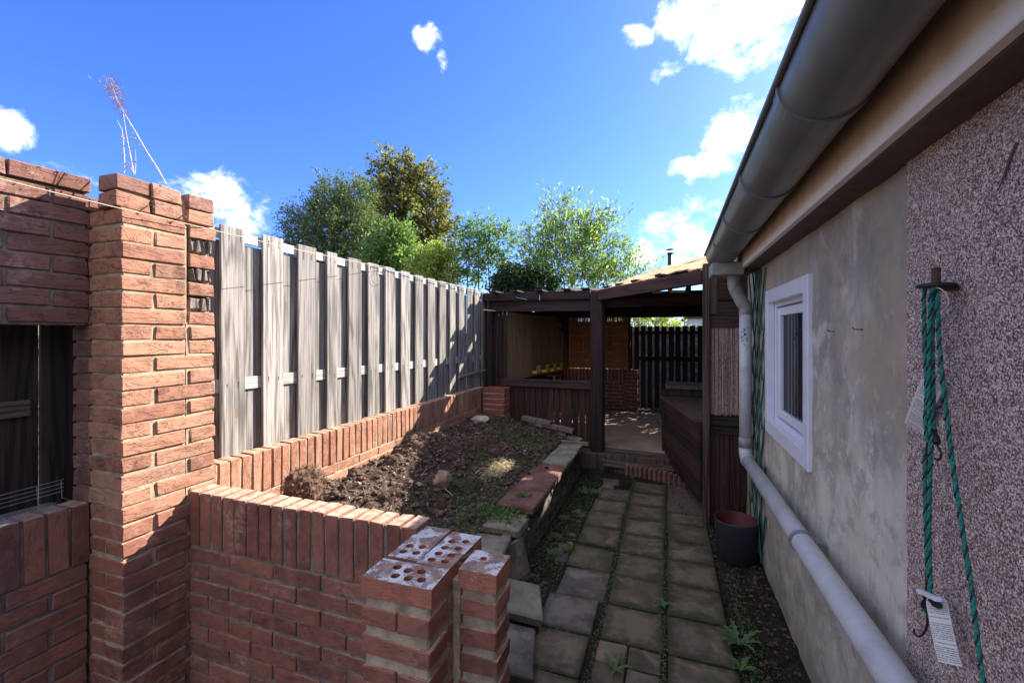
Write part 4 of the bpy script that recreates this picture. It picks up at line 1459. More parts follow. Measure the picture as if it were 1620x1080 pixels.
# floor sheet, boards and steps
q = MB(); q.box((-2.3, 5.0, -.04), (1.3, 8.4, .165), .01); q.build('floor_base', OLDWOOD, sh)
q = MB()
q.add([(-2.1, 5.28, .182), (-.03, 5.23, .182), (-.12, 7.75, .182), (-2.1, 7.8, .182), (-2.1, 5.28, .168), (-.03, 5.23, .168), (-.12, 7.75, .168), (-2.1, 7.8, .168)],
      [[0, 1, 2, 3], [0, 4, 5, 1], [1, 5, 6, 2], [2, 6, 7, 3], [3, 7, 4, 0]])
q.build('floor_sheet', SHEETM, sh)
for (x0, x1, y, z, wd, m2) in [(-.70, .02, 5.20, .165, .07, OLDWOOD), (-.70, .12, 5.11, .12, .08, BLACKWOOD), (-.72, .10, 5.03, .085, .08, OLDWOOD), (-.68, .0, 4.98, .05, .06, OLDWOOD)]:
    board('step_board', sh, (x0, y, z), (x1, y - .07, z), wd, .03, m2, (0, 0, 1), int(y * 10), .003)
q = MB(); q.add([(-.6, 4.99, .03), (-.1, 4.86, .03), (.33, 4.58, .03), (.33, 5.3, .05), (-.6, 5.3, .05), (-.6, 4.99, -.04), (-.1, 4.86, -.04), (.33, 4.58, -.04)],
                [[0, 1, 2, 3, 4], [0, 5, 6, 1], [1, 6, 7, 2]]); q.build('landing', OLDWOOD, sh)
q = MB(); q.box((.0, 3.95, -.04), (.33, 4.6, .022), .003); q.build('landing', OLDWOOD, sh)
# right-hand wall panel
fy = 3.86
board('plank', sh, (.305, fy, 1.985), (.66, fy, 1.985), .15, .03, BLACKWOOD, (0, -1, 0), 1)
board('plank', sh, (.305, fy, 1.84), (.66, fy, 1.84), .14, .03, BROWNWOOD, (0, -1, 0), 2)
board('plank', sh, (.305, fy, 1.69), (.66, fy, 1.69), .14, .03, BLACKWOOD, (0, -1, 0), 1)
board('plank', sh, (.29, fy - .022, 1.60), (.57, fy - .022, 1.60), .10, .02, BROWNWOOD, (0, -1, 0), 1)
board('plank', sh, (.345, fy - .02, 1.66), (.335, fy - .02, 2.03), .06, .02, OLDWOOD, (0, -1, 0), 1)
board('plank', sh, (.305, fy, .83), (.66, fy, .83), .10, .035, BLACKWOOD, (0, -1, 0), 2)
board('plank', sh, (.305, fy, .74), (.66, fy, .74), .06, .035, BLACKWOOD, (0, -1, 0), 2)
for k, x in enumerate((.345, .42, .495, .57, .645)):
    board('plank', sh, (x, fy + .005, -.03), (x, fy + .005, .71), .072, .022, BROWNWOOD, (0, -1, 0), k)
q = MB(); q.box((.31, fy + .02, .7), (.70, fy + .04, 1.62), .003); q.build('backing', BLACKWOOD, sh)
# side and back structure
for k in range(16):
    y = 4.0 + k * .275
    board('plank', sh, (1.28, y, .1), (1.28, y, min(2.66, 2.15 + .19 * (y - 4))), .27, .02, BLACKWOOD, (1, 0, 0), k)
for k in range(7):
    board('plank', sh, (-2.35 + k * .115, 8.22, .1), (-2.35 + k * .115, 8.22, 1.9), .112, .02, BLACKWOOD, (0, -1, 0), k)
for k in range(11):
    y = 5.9 + k * .22
    board('plank', sh, (-2.33, y, .1), (-2.33, y, 1.9), .21, .02, BLACKWOOD, (1, 0, 0), k)
for x in (-2.2, -.72, .9):
    board('post', sh, (x, 8.12, .1), (x, 8.12, 1.95), .09, .09, BLACKWOOD, (0, -1, 0), 1)
board('beam', sh, (-2.4, 8.1, 1.885), (1.3, 8.1, 1.885), .20, .06, BLACKWOOD, (0, -1, 0), 1)
board('brace', sh, (-1.75, 7.6, 1.55), (-1.95, 6.9, 1.85), .06, .05, BROWNWOOD, (1, 0, 0), 1)

# reed mats
def reed_mat(name, label, P0, P1, z0, z1, nr, m2, ties=(), rag=.02, seed=0, sub='reed'):
    t = thing(name, label, 'reed screen', ((P0[0] + P1[0]) / 2, (P0[1] + P1[1]) / 2, z0))
    rr = random.Random(seed)
    P0, P1 = Vector((*P0, 0)), Vector((*P1, 0))
    qq = [MB() for _ in range(3)]
    nn = Vector((0, -1, 0))
    for k in range(nr):
        p = P0.lerp(P1, (k + .5) / nr) + Vector((0, rr.uniform(-.004, .004), 0))
        rad = (P1 - P0).length / nr * (rr.uniform(.5, .75) if nr > 100 else rr.uniform(.22, .5))
        a, b = z0 - rr.uniform(0, rag), z1 + rr.uniform(0, rag)
        qq[k % 3].tube([p + Vector((0, 0, a)), p + Vector((rr.uniform(-.004, .004), 0, (a + b) / 2)), p + Vector((rr.uniform(-.003, .003), 0, b))], rad, 5)
    for k, q in enumerate(qq):
        q.build(sub, m2, t)['kind'] = 'stuff'
    return t


reed_mat('reed_screen', 'pale reed matting nailed to the dark wall right of the doorway', (.315, 3.835), (.565, 3.835), .88, 1.555, 46, REEDM, (), .02, 2)
rs = reed_mat('reed_screen', 'brown reed matting hanging above the brick wall inside the shelter', (-1.72, 8.0), (-.66, 8.0), .885, 1.80, 150, REEDB, (), .01, 3)
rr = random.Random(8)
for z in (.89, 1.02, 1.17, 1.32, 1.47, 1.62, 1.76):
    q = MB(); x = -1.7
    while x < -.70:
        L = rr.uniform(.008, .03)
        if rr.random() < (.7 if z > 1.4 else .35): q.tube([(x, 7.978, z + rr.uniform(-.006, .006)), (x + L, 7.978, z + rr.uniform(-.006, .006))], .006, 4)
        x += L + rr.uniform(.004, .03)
    q.build('tie', WHITE, rs)['kind'] = 'stuff'  # white slivers painted in for sunlight showing through the reeds
board('batten', rs, (-.64, 8.0, .86), (-.64, 8.0, 1.80), .04, .03, BROWNWOOD, (0, -1, 0), 1)

# back brick wall of the shelter
ib = thing('inner_brick_wall', 'low dark red brick wall at the back of the shelter', 'wall', (-1.1, 8.1, .1))
q = MB(); q.box((-2.2, 8.052, .1), (-.68, 8.14, .868), .003); q.box((-.715, 8.027, .1), (-.504, 8.14, .865), .003); q.build('mortar', MORTAR, ib)
x = -2.17
while x < -.70:
    brick(ib, (x, 8.10, .87 - .111), 'z', 'full', INB)
    x += .0655
zc = .87 - .26
r = 0
while zc > .15:
    x = -2.2 + (0 if r % 2 else .117)
    while x < -.75:
        brick(ib, (x + .111, 8.10, zc), 'x', 'full', INB); x += .2345
    zc -= .0655; r += 1
zc = .87 - .026; r = 0
while zc > .15:
    if r % 2: brick(ib, (-.61, 8.075, zc), 'x', 'full', INB, .95)
    else:
        brick(ib, (-.664, 8.075, zc), 'x', 'half', INB); brick(ib, (-.553, 8.075, zc), 'x', 'half', INB)
    zc -= .0655; r += 1
# brown board hanging on the left
board('backing', rs, (-1.72, 8.03, 1.30), (-.66, 8.03, 1.30), .84, .012, BROWNWOOD, (0, -1, 0), 1)
bp = thing('brown_board', 'bowed sheet of brown hardboard hanging inside the left of the shelter', 'board', (-2.0, 6.5, 1.3))
tl, tr_ = photo_pt(793, 493, X=-2.08), photo_pt(890, 506, X=-1.74)
def bpt(t, s):
    x = -2.08 + .34 * t + .03 * math.sin(t * 3.14)
    y = 5.62 + 2.05 * t
    zt_ = 1.80 - .015 * math.sin(t * 3.1)
    zb = .86
    if t > .8: zt_ -= .35 * ((t - .8) / .2) ** 2 * .8; 
    return Vector((x, y, zb + (zt_ - zb) * s))
for (ta, tb) in ((0, .345), (.352, .70), (.705, 1)):
    V, Fs = [], []
    for i in range(9):
        for j in range(5):
            p = bpt(ta + (tb - ta) * i / 8, j / 4); V.append(tuple(p))
    o = len(V)
    V += [(x - .006, y, z) for x, y, z in V]
    for i in range(8):
        for j in range(4):
            a = i * 5 + j; Fs.append([a, a + 5, a + 6, a + 1]); Fs.append([a + o, a + 1 + o, a + 6 + o, a + 5 + o])
        Fs.append([i * 5 + 4, (i + 1) * 5 + 4, (i + 1) * 5 + 4 + o, i * 5 + 4 + o]); Fs.append([i * 5, i * 5 + o, (i + 1) * 5 + o, (i + 1) * 5])
    Fs.append([0, 1, 2, 3, 4, 4 + o, 3 + o, 2 + o, 1 + o, o]); Fs.append([40, 40 + o, 41 + o, 42 + o, 43 + o, 44 + o, 44, 43, 42, 41])
    MB().add(V, Fs).build('board_sheet', PLY, bp)
wb = MB()
wp = [photo_pt(765, 490, X=-2.12), photo_pt(785, 492, X=-2.1), photo_pt(812, 500, X=-2.06), photo_pt(840, 504, X=-2.02), photo_pt(868, 508, X=-1.9)]
wb.tube(wp, .009, 6)
tag(wb.build('cane', STRAWM.copy(), None, True), 'thin pale cane lying along the top edge of the brown hardboard', 'cane')

# yellow open-fronted bins
def ybin(c, s, label):
    t = thing('storage_bin', label, 'storage bin', c, 'yellow bins inside the shelter')
    x, y, z = c
    q = MB(); th = .006
    q.box((x - s * .5, y - s * .7, z), (x + s * .5, y + s * .7, z + th))
    q.box((x - s * .5, y - s * .7, z + th), (x - s * .5 + th, y + s * .7, z + s * .75))
    q.box((x + s * .5 - th, y - s * .7, z + th), (x + s * .5, y + s * .7, z + s * .75))
    q.box((x - s * .5 + th, y + s * .7 - th, z + th), (x + s * .5 - th, y + s * .7, z + s * .75))
    q.box((x - s * .5 + th, y - s * .7, z + th), (x + s * .5 - th, y - s * .7 + th, z + s * .3))
    q.box((x - s * .5 + th, y + s * .25, z + s * .75 - th), (x + s * .5 - th, y + s * .7 - th, z + s * .75))
    q.build('tray', YELLOW, t)
    q = MB(); q.box((x - s * .42, y - s * .55, z + th), (x + s * .42, y + s * .4, z + s * .5)); q.build('dark_content', BLACKP, t)
for (u, v, n_) in [(845, 590, 'first'), (860, 588, 'second'), (871, 586, 'third'), (882, 584, 'fourth')]:
    ybin(tuple(photo_pt(u, v, X=-1.93 + .004 * (u - 845))), .15, f'yellow storage bin, {n_} from the left in the upper row under the brown board')
for (u, v, n_) in [(872, 603, 'left'), (881, 602, 'right')]:
    ybin(tuple(photo_pt(u, v, X=-1.83)), .12, f'yellow storage bin, the {n_} one of the lower pair seen above the railing')
shf = thing('shelf', 'dark shelf carrying the yellow bins in the shelter', 'shelf', (-1.9, 6.8, .9))
s0, s1 = photo_pt(838, 600, X=-1.96), photo_pt(890, 594, X=-1.78)
board('shelf_board', shf, s0, s1, .16, .018, BLACKWOOD, (0, 0, 1), 1)
board('shelf_board', shf, photo_pt(860, 611, X=-1.9), photo_pt(892, 609, X=-1.78), .16, .018, BLACKWOOD, (0, 0, 1), 1)

# picket gate behind
pf = thing('picket_fence', 'black picket fence closing the back right of the shelter', 'fence', (.2, 8.5, 0))
x = -.66; k = 0
while x < 1.4:
    wd = .085
    y = 8.45
    board('picket', pf, (x, y, .1), (x, y, 1.64 + random.uniform(-.012, .012)), wd, .02, BLACKWOOD, (0, -1, 0), k)
    x += .118 + random.uniform(-.01, .012); k += 1
board('rail', pf, (-.6, 8.475, 1.05), (1.45, 8.475, 1.05), .08, .03, BLACKWOOD, (0, -1, 0), 1)
board('rail', pf, (-.6, 8.475, 1.52), (1.45, 8.475, 1.52), .06, .03, BLACKWOOD, (0, -1, 0), 1)
# grey rubble wall and pale house behind the pickets
rbw = thing('rubble_wall', 'blue grey rubble wall seen through the black pickets', 'wall', (.6, 10.2, 0))
q = MB(); q.box((-1.3, 10.2, -.04), (2.6, 10.35, 1.65), .01); q.build('mortar', MORTAR_G, rbw)
zc = .05
while zc < 1.6:
    x = -1.3 + random.uniform(-.1, 0)
    while x < 2.5:
        L = random.uniform(.2, .36)
        brick(rbw, (x + L / 2, 10.19, zc), 'x', 'full', RAGSTONE, (L - .015) / .222, .6, 1.9, .02, name='stone')
        x += L
    zc += .112
ph_ = thing('pale_building', 'pale blue rendered building far behind the picket fence', 'building', (2.5, 15, 0))
q = MB(); q.box((.55, 14, -.04), (6, 18, 1.95), .02); q.build('wall', BLUEWALL, ph_)
q = MB(); q.box((.45, 13.9, 1.95), (6.1, 18.1, 2.03), .02); q.build('roof', ROOFD, ph_)

# bar counter
bc = thing('bar_counter', 'dark boarded bar counter with a two-level wooden top just inside the doorway', 'bar counter', (.15, 4.8, 0))
c0, c1 = Vector((-.04, 5.30, 0)), Vector((.25, 3.97, 0))
dr = (c1 - c0).normalized(); nn = Vector((-dr.y, dr.x, 0))
if nn.x > 0: nn = -nn
for k in range(4):
    z = .20 + k * .165
    board('board', bc, (c0.x, c0.y, z - .0), (c1.x, c1.y, z - .0), .163, .02 + .004 * (k % 2), BROWNWOOD if k % 2 else BLACKWOOD, tuple(nn), k, .002)
board('corner_post', bc, (c0.x, c0.y, .0), (c0.x, c0.y, .87), .05, .05, BLACKWOOD, tuple(nn), 1)
q = MB()
def slabtop(q, a, b, wdt, z, th):
    a, b = Vector(a), Vector(b); d = -nn * wdt
    V = [a, b, b + d, a + d]
    q.add([(v.x, v.y, z) for v in V] + [(v.x, v.y, z - th) for v in V], [[0, 1, 2, 3], [7, 6, 5, 4], [0, 4, 5, 1], [1, 5, 6, 2], [2, 6, 7, 3], [3, 7, 4, 0]])
slabtop(q, c0 + nn * .04 - dr * .03, c1 + nn * .04, .6, .80, .03); q.build('lower_top', TOPWOOD, bc)
q = MB(); q.box((-.03, 5.27, .885), (1.1, 5.72, .925), .004); q.build('upper_top', TOPWOOD, bc)
q = MB(); q.box((-.02, 5.30, .805), (1.1, 5.33, .884), .004); q.build('upstand', BLACKWOOD, bc)
# stack of grey bricks against the railing
sb = thing('brick_stack', 'little leaning stack of dull grey mortared bricks against the railing', 'brick stack', (-1.15, 4.98, .4))
base = photo_pt(866, 678, Y=4.93)
for r_ in range(3):
    for k in range(3 if r_ < 2 else 2):
        c = (base.x - .20 + k * .17 + .08 * (r_ % 2), base.y + .01 * k - .02 * r_, base.z + .005 + r_ * .05 - k * .022)
        M = Matrix.Translation(c) @ Matrix.Rotation(.13, 4, 'Y') @ Matrix.Rotation(-.08, 4, 'Z') @ Matrix.Diagonal((.76, .9, .82, 1))
        link('brick', brick_proto('full', k), GREYB, sb, M)
p = photo_pt(907, 694, Y=4.95); rock('rock', 'dark lump of stone between the grey brick stack and the post', 'rock', p, .07, ROCKM, 22, (1.3, .7, .5))
rock('rock', 'small dark stone lying on the far red coping slab', 'stone', Vector((-.99, 3.70, .352)), .018, BLACKP, 31, (1, .8, .7))

# flue on a neighbouring roof behind
fl = thing('chimney_flue', 'black steel flue pipe with a rain cap rising behind the tiled roof', 'chimney', (.03, 7.6, 2.0))
bpos = photo_pt(1060, 460, Y=7.6)
q = MB(); q.tube([(bpos.x, 7.6, 2.0), (bpos.x, 7.6, 2.80)], .036, 16); q.build('pipe', FLUEM, fl, True)
q = MB(); q.lathe([(.0, .012), (.03, .010), (.062, 0), (.062, -.006), (.0, -.004)], Matrix.Translation((bpos.x, 7.6, 2.865))); q.lathe([(.04, .01), (.056, .004), (.056, -.004), (.036, -.006)], Matrix.Translation((bpos.x, 7.6, 2.80)))
for a in (0, 2.1, 4.2):
    q.tube([(bpos.x + .03 * math.cos(a), 7.6 + .03 * math.sin(a), 2.79), (bpos.x + .03 * math.cos(a), 7.6 + .03 * math.sin(a), 2.868)], .003, 5)
q.build('rain_cap', FLUEM, fl)

# ------------------------------------------------------------------ house on the right
HX = .58
hs = thing('house', 'low rendered outbuilding with white window, big grey gutter and downpipe', 'building', (1.8, 1.5, 0))


def wallgrid(y0, y1, z0, z1, ny, nz, amp, hole=None, rag=0.0, xo=0.0):
    """wall face with slight unevenness; hole = (ya, yb, za, zb)"""
    ysx = sorted(set(list(np.linspace(y0, y1, ny)) + (list(hole[:2]) if hole else [])))
    zsx = sorted(set(list(np.linspace(z0, z1, nz)) + (list(hole[2:]) if hole else [])))
    V = [(HX + xo + amp * fbm(y * 5, z * 5, 7, 4), y + (.007 * fbm(z * 23, 3, 1, 4) if xo and y > 1.39 else 0), z + (rag * fbm(y * 9, 0, 5, 4) if k == 0 else 0)) for k, z in enumerate(zsx) for y in ysx]
    Fs = []
    n1 = len(ysx)
    for j in range(len(zsx) - 1):
        for i in range(n1 - 1):
            yc, zc = (ysx[i] + ysx[i + 1]) / 2, (zsx[j] + zsx[j + 1]) / 2
            if hole and hole[0] < yc < hole[1] and hole[2] < zc < hole[3]: continue
            Fs.append([j * n1 + i, (j + 1) * n1 + i, (j + 1) * n1 + i + 1, j * n1 + i + 1])
    return V, Fs


wy0, wy1, wz0, wz1 = 2.235, 3.06, .945, 1.735
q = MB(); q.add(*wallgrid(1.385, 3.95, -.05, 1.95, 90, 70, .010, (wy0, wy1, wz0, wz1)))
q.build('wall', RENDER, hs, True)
q = MB(); q.add(*wallgrid(-1.5, 1.392, -.05, 1.95, 60, 50, .004, None, 0, -.009))
q.build('pebbledash_wall', PEBBLE, hs, True)
q = MB(); q.box((HX + .22, -1.5, -.05), (3.6, 3.94, 1.94), .01)
q.box((HX + .02, 3.90, -.05), (HX + .24, 3.945, 1.94), .005); q.box((HX + .02, -1.5, -.05), (HX + .24, -1.45, 1.94), .005)
q.build('wall_core', RENDER, hs)
# reveals of the window opening
q = MB()
q.box((HX + .006, wy0 - .03, wz0 - .03), (HX + .14, wy1 + .03, wz0), .002); q.box((HX + .006, wy0 - .03, wz1), (HX + .14, wy1 + .03, wz1 + .03), .002)
q.build('reveal', RENDER, hs)
win = link('window', (lambda: (lambda Q: Q)(MB().box((HX + .02, wy0, wz0), (HX + .10, wy0 + .07, wz1), .003).box((HX + .02, wy1 - .07, wz0), (HX + .10, wy1, wz1), .003).box((HX + .02, wy0 + .07, wz0), (HX + .10, wy1 - .07, wz0 + .07), .003).box((HX + .02, wy0 + .07, wz1 - .07), (HX + .10, wy1 - .07, wz1), .003)).mesh('window', tuple(hs.location)))(), WHITE, hs, Matrix.Translation(hs.location))
hl = tuple(hs.location)
def sub(mb, name, mat, par, smooth=False):
    return link(name, mb.mesh(name, hl), mat, par, Matrix.Translation(Vector(hl)), smooth)
# outer architrave, proud of the wall
q = MB(); o_ = .045
q.box((HX - .018, wy0 - .03, wz0 - .03), (HX + .019, wy0 + .045, wz1 + .03), .003); q.box((HX - .018, wy1 - .045, wz0 - .03), (HX + .019, wy1 + .03, wz1 + .03), .003)
q.box((HX - .018, wy0 + .045, wz0 - .03), (HX + .019, wy1 - .045, wz0 + .045), .003); q.box((HX - .018, wy0 + .045, wz1 - .045), (HX + .019, wy1 - .045, wz1 + .03), .003)
sub(q, 'frame', WHITE, win)
q = MB(); a_ = .078; b_ = .124
q.box((HX + .03, wy0 + a_, wz0 + a_), (HX + .075, wy0 + b_, wz1 - a_), .004); q.box((HX + .03, wy1 - b_, wz0 + a_), (HX + .075, wy1 - a_, wz1 - a_), .004)
q.box((HX + .03, wy0 + b_, wz0 + a_), (HX + .075, wy1 - b_, wz0 + b_), .004); q.box((HX + .03, wy0 + b_, wz1 - b_), (HX + .075, wy1 - b_, wz1 - a_), .004)
sub(q, 'sash', WHITE, win)
q = MB(); q.box((HX + .05, wy0 + b_ - .01, wz0 + b_ - .01), (HX + .056, wy1 - b_ + .01, wz1 - b_ + .01), .001); sub(q, 'pane', GLASS, win)
q = MB()
yv = wy0 + b_ + .012
while yv < wy1 - b_:
    q.box((HX + .0455, yv, wz0 + b_), (HX + .0485, yv + .006, wz1 - b_), .001)
    yv += .06
sub(q, 'blind_slat', CURTAIN, win)

# eaves
q = MB(); q.box((.463, -1.5, E + .435), (.487, 3.56, E + .60), .002); f_ = q.build('fascia', FASCIA, hs, origin=(.46, 0, E + .435))
q = MB(); q.box((.487, -1.5, E + .432), (HX + .03, 1.60, E + .448), .003); q.box((.487, 1.608, E + .433), (HX + .03, 3.56, E + .449), .003); q.build('soffit', SOFFIT, hs)
q = MB(); q.add([(.40, -1.6, E + .60), (2.1, -1.6, E + 1.3), (2.1, 3.62, E + 1.3), (.40, 3.62, E + .60), (.40, -1.6, E + .64), (2.1, -1.6, E + 1.34), (2.1, 3.62, E + 1.34), (.40, 3.62, E + .64),
                 (3.8, -1.6, E + .60), (3.8, 3.62, E + .60), (3.8, -1.6, E + .64), (3.8, 3.62, E + .64)],
                [[0, 3, 2, 1], [4, 5, 6, 7], [0, 4, 7, 3], [0, 1, 5, 4], [3, 7, 6, 2], [1, 2, 9, 8], [5, 10, 11, 6], [8, 9, 11, 10], [1, 8, 10, 5], [2, 6, 11, 9]])
q.build('roof', ROOFD, hs)
q = MB(); q.add([(HX + .22, 3.93, 1.94), (3.6, 3.93, 1.94), (2.1, 3.93, E + 1.28), (HX + .22, 3.90, 1.94), (3.6, 3.90, 1.94), (2.1, 3.90, E + 1.28)], [[0, 2, 1], [3, 4, 5]]); q.build('gable', RENDER, hs)

# gutter: half round, falling a little to its outlet at the far end
def gut(y):
    t = (y + 1.5) / 5.0
    return Vector((.333 + .022 * t, y, E + .618 - .055 * t))
GR = .097
def gutter_shell(ya, yb, rad, th, ny=2, a0=math.pi, a1=2 * math.pi, lip=True):
    V, Fs = [], []
    na = 18
    for j in range(ny):
        y = ya + (yb - ya) * j / (ny - 1)
        c = gut(y)
        for rdx in (rad, rad - th):
            for i in range(na + 1):
                a = a0 + (a1 - a0) * i / na
                V.append((c.x + rdx * math.cos(a), y, c.z + rdx * math.sin(a)))
    row = 2 * (na + 1)
    for j in range(ny - 1):
        for i in range(na):
            a = j * row + i; Fs.append([a, a + 1, a + row + 1, a + row])
            b = a + na + 1; Fs.append([b, b + row, b + row + 1, b + 1])
        for i in (0, na):
            a = j * row + i; b = a + na + 1
            Fs.append([a, a + row, b + row, b] if i == 0 else [a, b, b + row, a + row])
    for j in (0, ny - 1):
        for i in range(na):
            a = j * row + i; b = a + na + 1
            Fs.append([a, b, b + 1, a + 1] if j == 0 else [a, a + 1, b + 1, b])
    return V, Fs
q = MB(); q.add(*gutter_shell(-1.5, 3.50, GR, .003, 12)); gt = q.build('gutter', GUTTERM, hs, True)
# rolled front lip
q = MB(); q.tube([gut(y) + Vector((-GR - .006, 0, .004)) for y in np.linspace(-1.5, 3.50, 12)], .0085, 10); sub(q, 'gutter_lip', GUTTERM, gt, True)
for y in (.64, 1.20, 1.80, 2.36, 2.92):
    q = MB(); q.add(*gutter_shell(y, y + .012, GR + .006, .006))
    q.add(*gutter_shell(y + .012, y + .055, GR + .0028, .003))
    sub(q, 'gutter_joint', GUTTERM, gt, False)
c = gut(3.5)
q = MB(); V = [(c.x + GR * math.cos(a), 3.5, c.z + GR * math.sin(a)) for a in np.linspace(math.pi, 2 * math.pi, 19)]
V += [(x, y + .004, z) for x, y, z in V]
q.add(V, [list(range(19)), list(range(19, 38))[::-1]]); sub(q, 'end_cap', GUTTERM, gt)
# outlet box
q = MB(); q.box((.275, 3.26, E + .39), (.475, 3.46, E + .475), .006); q.build('outlet_box', PIPEC, hs)
def arc(pts, k=8):
    """smooth path through control points"""
    out = []
    P_ = [Vector(p) for p in pts]
    for i in range(len(P_) - 1):
        a = P_[max(i - 1, 0)]; b = P_[i]; c = P_[i + 1]; d = P_[min(i + 2, len(P_) - 1)]
        for j in range(k):
            t = j / k
            out.append(.5 * ((2 * b) + (c - a) * t + (2 * a - 5 * b + 4 * c - d) * t * t + (3 * b - a - 3 * c + d) * t ** 3))
    out.append(P_[-1])
    return out
PX = .497
PR = .0405
q = MB()
q.tube(arc([(.425, 3.37, E + .40), (.425, 3.37, E + .345), (.435, 3.37, E + .30), (PX - .02, 3.37, E + .21), (PX, 3.37, E + .175), (PX, 3.37, E + .13)], 6), PR + .001, 22)
q.build('pipe_bend', PIPEC, hs, True)
q = MB()
q.tube([(PX, 3.37, E + .14), (PX, 3.37, .75)], PR - .002, 22)
q.build('downpipe', PIPEM, hs, True)
q = MB(); q.tube([(PX, 3.37, .80), (PX, 3.37, .735)], PR + .002, 22); q.build('pipe_socket', PIPEC, hs, True)
q = MB()
ep = arc([(PX, 3.37, .74), (PX, 3.365, .71), (PX, 3.33, .675), (PX - .0, 3.27, .668)], 6)
q.tube(ep, PR + .001, 22); q.tube([(PX, 3.28, .668), (PX, 3.265, .668)], PR + .004, 22)
q.build('pipe_bend', PIPEM, hs, True)
q = MB(); q.tube([(PX, 3.29, .667), (PX, 2.0, .690), (PX, .6, .715), (PX, -.4, .73)], PR - .001, 26)
hp = q.build('sloping_pipe', PIPEM, hs, True)
for y in (2.02,):
    z = .69
    q = MB(); q.tube([(PX, y - .012, z), (PX, y + .012, z)], PR + .004, 24)
    q.box((PX + .03, y - .012, z - .008), (HX + .0, y + .012, z + .008), .002)
    q.tube([(PX - .02, y, z - .05), (PX - .0, y, z - .036)], .006, 6)
    q.build('pipe_clip', GALV, hs)
# hooks left in the render
for (u, v) in ((1320, 524), (1362, 521)):
    p = photo_pt(u, v, X=HX - .002)
    q = MB(); q.tube([p + Vector((.01, 0, 0)), p + Vector((-.018, 0, 0)), p + Vector((-.022, 0, .008))], .002, 6); q.build('wall_pin', RUST, hs)
# crack line in the pebbledash
q = MB(); q.tube(ppath([(1608, 226), (1598, 250), (1590, 275), (1579, 302)], X=HX - .012), [.002, .0025, .002, .001], 5); q.build('dry_tendril', SOFFIT, hs)

# trellis
tl_ = thing('trellis', 'green wooden expanding trellis on the wall behind the downpipe', 'trellis', (.56, 3.4, .9))
ty0, ty1, tz0, tz1 = 3.12, 3.60, .06, 1.93
def lath(y0, z0, dy, mx):
    pass
step_ = .135
slope = 2.1
k = 0
for sgn in (1, -1):
    z = tz0 - slope * (ty1 - ty0)
    while z < tz1:
        # line: zz = z + slope * (y - ty0) * ... clipped to the panel
        ya, yb = ty0, ty1
        za, zb = (z, z + slope * (ty1 - ty0))
        if za < tz0: ya = ty0 + (tz0 - za) / slope; za = tz0
        if zb > tz1: yb = ty1 - (zb - tz1) / slope; zb = tz1
        if yb - ya > .06:
            if sgn < 0: ya, yb = ty0 + ty1 - ya, ty0 + ty1 - yb
            board('lath', tl_, (.562 - .008 * sgn, ya, za), (.562 - .008 * sgn, yb, zb), .018, .006, GREENT, (1, 0, 0), k)
        z += .31; k += 1
# creeper stems on the trellis
q = MB(); rr = random.Random(33)
for k in range(14):
    y, z = rr.uniform(3.15, 3.6), rr.uniform(.1, 1.2)
    pts = [Vector((.548, y, z))]
    for i in range(10):
        pts.append(pts[-1] + Vector((rr.uniform(-.005, .005), rr.uniform(-.025, .025), rr.uniform(.02, .09))))
        if pts[-1].z > 1.9: break
    q.tube(pts, .0017, 4)
tag(q.build('creeper', CABLE), 'thin dead creeper stems woven through the green trellis', 'creeper')
q = MB()
q.tube(ppath([(1204, 400), (1192, 412), (1178, 430), (1166, 450), (1154, 468)], Y=3.28), [.003, .0028, .0022, .0018, .001], 5)
q.tube(ppath([(1196, 487), (1178, 496), (1164, 505), (1152, 509), (1142, 510)], Y=3.28), [.001, .001, .0009, .0008, .0005], 4)
tag(q.build('twig', CABLE), 'bare brown twig reaching past the gutter outlet', 'twig')
lv = leaves(16, lambda rr: tuple(photo_pt(1177 + rr.gauss(0, 4), 530 + rr.gauss(0, 9), Y=3.29)), .006, .012, 9, 1.2, .0)
tag(lv.build('withered_leaves', CABLE), 'few withered dark leaves hanging in front of the downpipe', 'leaves')

# plant pot
pt = thing('plant_pot', 'round charcoal plant pot with a red inside standing by the trellis', 'plant pot', (.43, 3.32, 0))
M = Matrix.Translation((.43, 3.30, .005))
q = MB(); q.lathe([(0, 0), (.112, 0), (.122, .006), (.135, .255), (.137, .262), (.131, .264)], M, 40); q.build('pot_body', POTM, pt, True)
q = MB(); q.lathe([(.131, .264), (.124, .255), (.116, .10), (.0, .095)], M, 40); q.build('pot_inside', POTIN, pt, True)
pp = photo_pt(1174, 838, Y=3.175)
q = MB(); q.box((pp.x - .011, pp.y - .001 + .0, pp.z - .011), (pp.x + .011, pp.y + .002, pp.z + .011), .0005)
stk = q.build('sticker', WHITE, pt)

# ------------------------------------------------------------------ ropes on the wall
RX = .535
hk = thing('wall_hook', 'rusty bolt with a black round disc fixed to the pebbledash', 'hook', (RX, 1.24, E + .1))
hc_ = photo_pt(1481, 452, X=RX)
q = MB(); q.lathe([(.0, .004), (.030, .004), (.034, .0), (.030, -.004), (.0, -.004)], Matrix.Translation(hc_)); q.build('disc', BLACKP, hk, True)
q = MB(); q.tube([hc_ + Vector((0, 0, -.01)), hc_ + Vector((0, 0, .038))], .0075, 10); q.tube([hc_ + Vector((.0, 0, -.006)), Vector((HX - .002, hc_.y, hc_.z - .006))], .006, 8); q.build('bolt', RUST, hk)


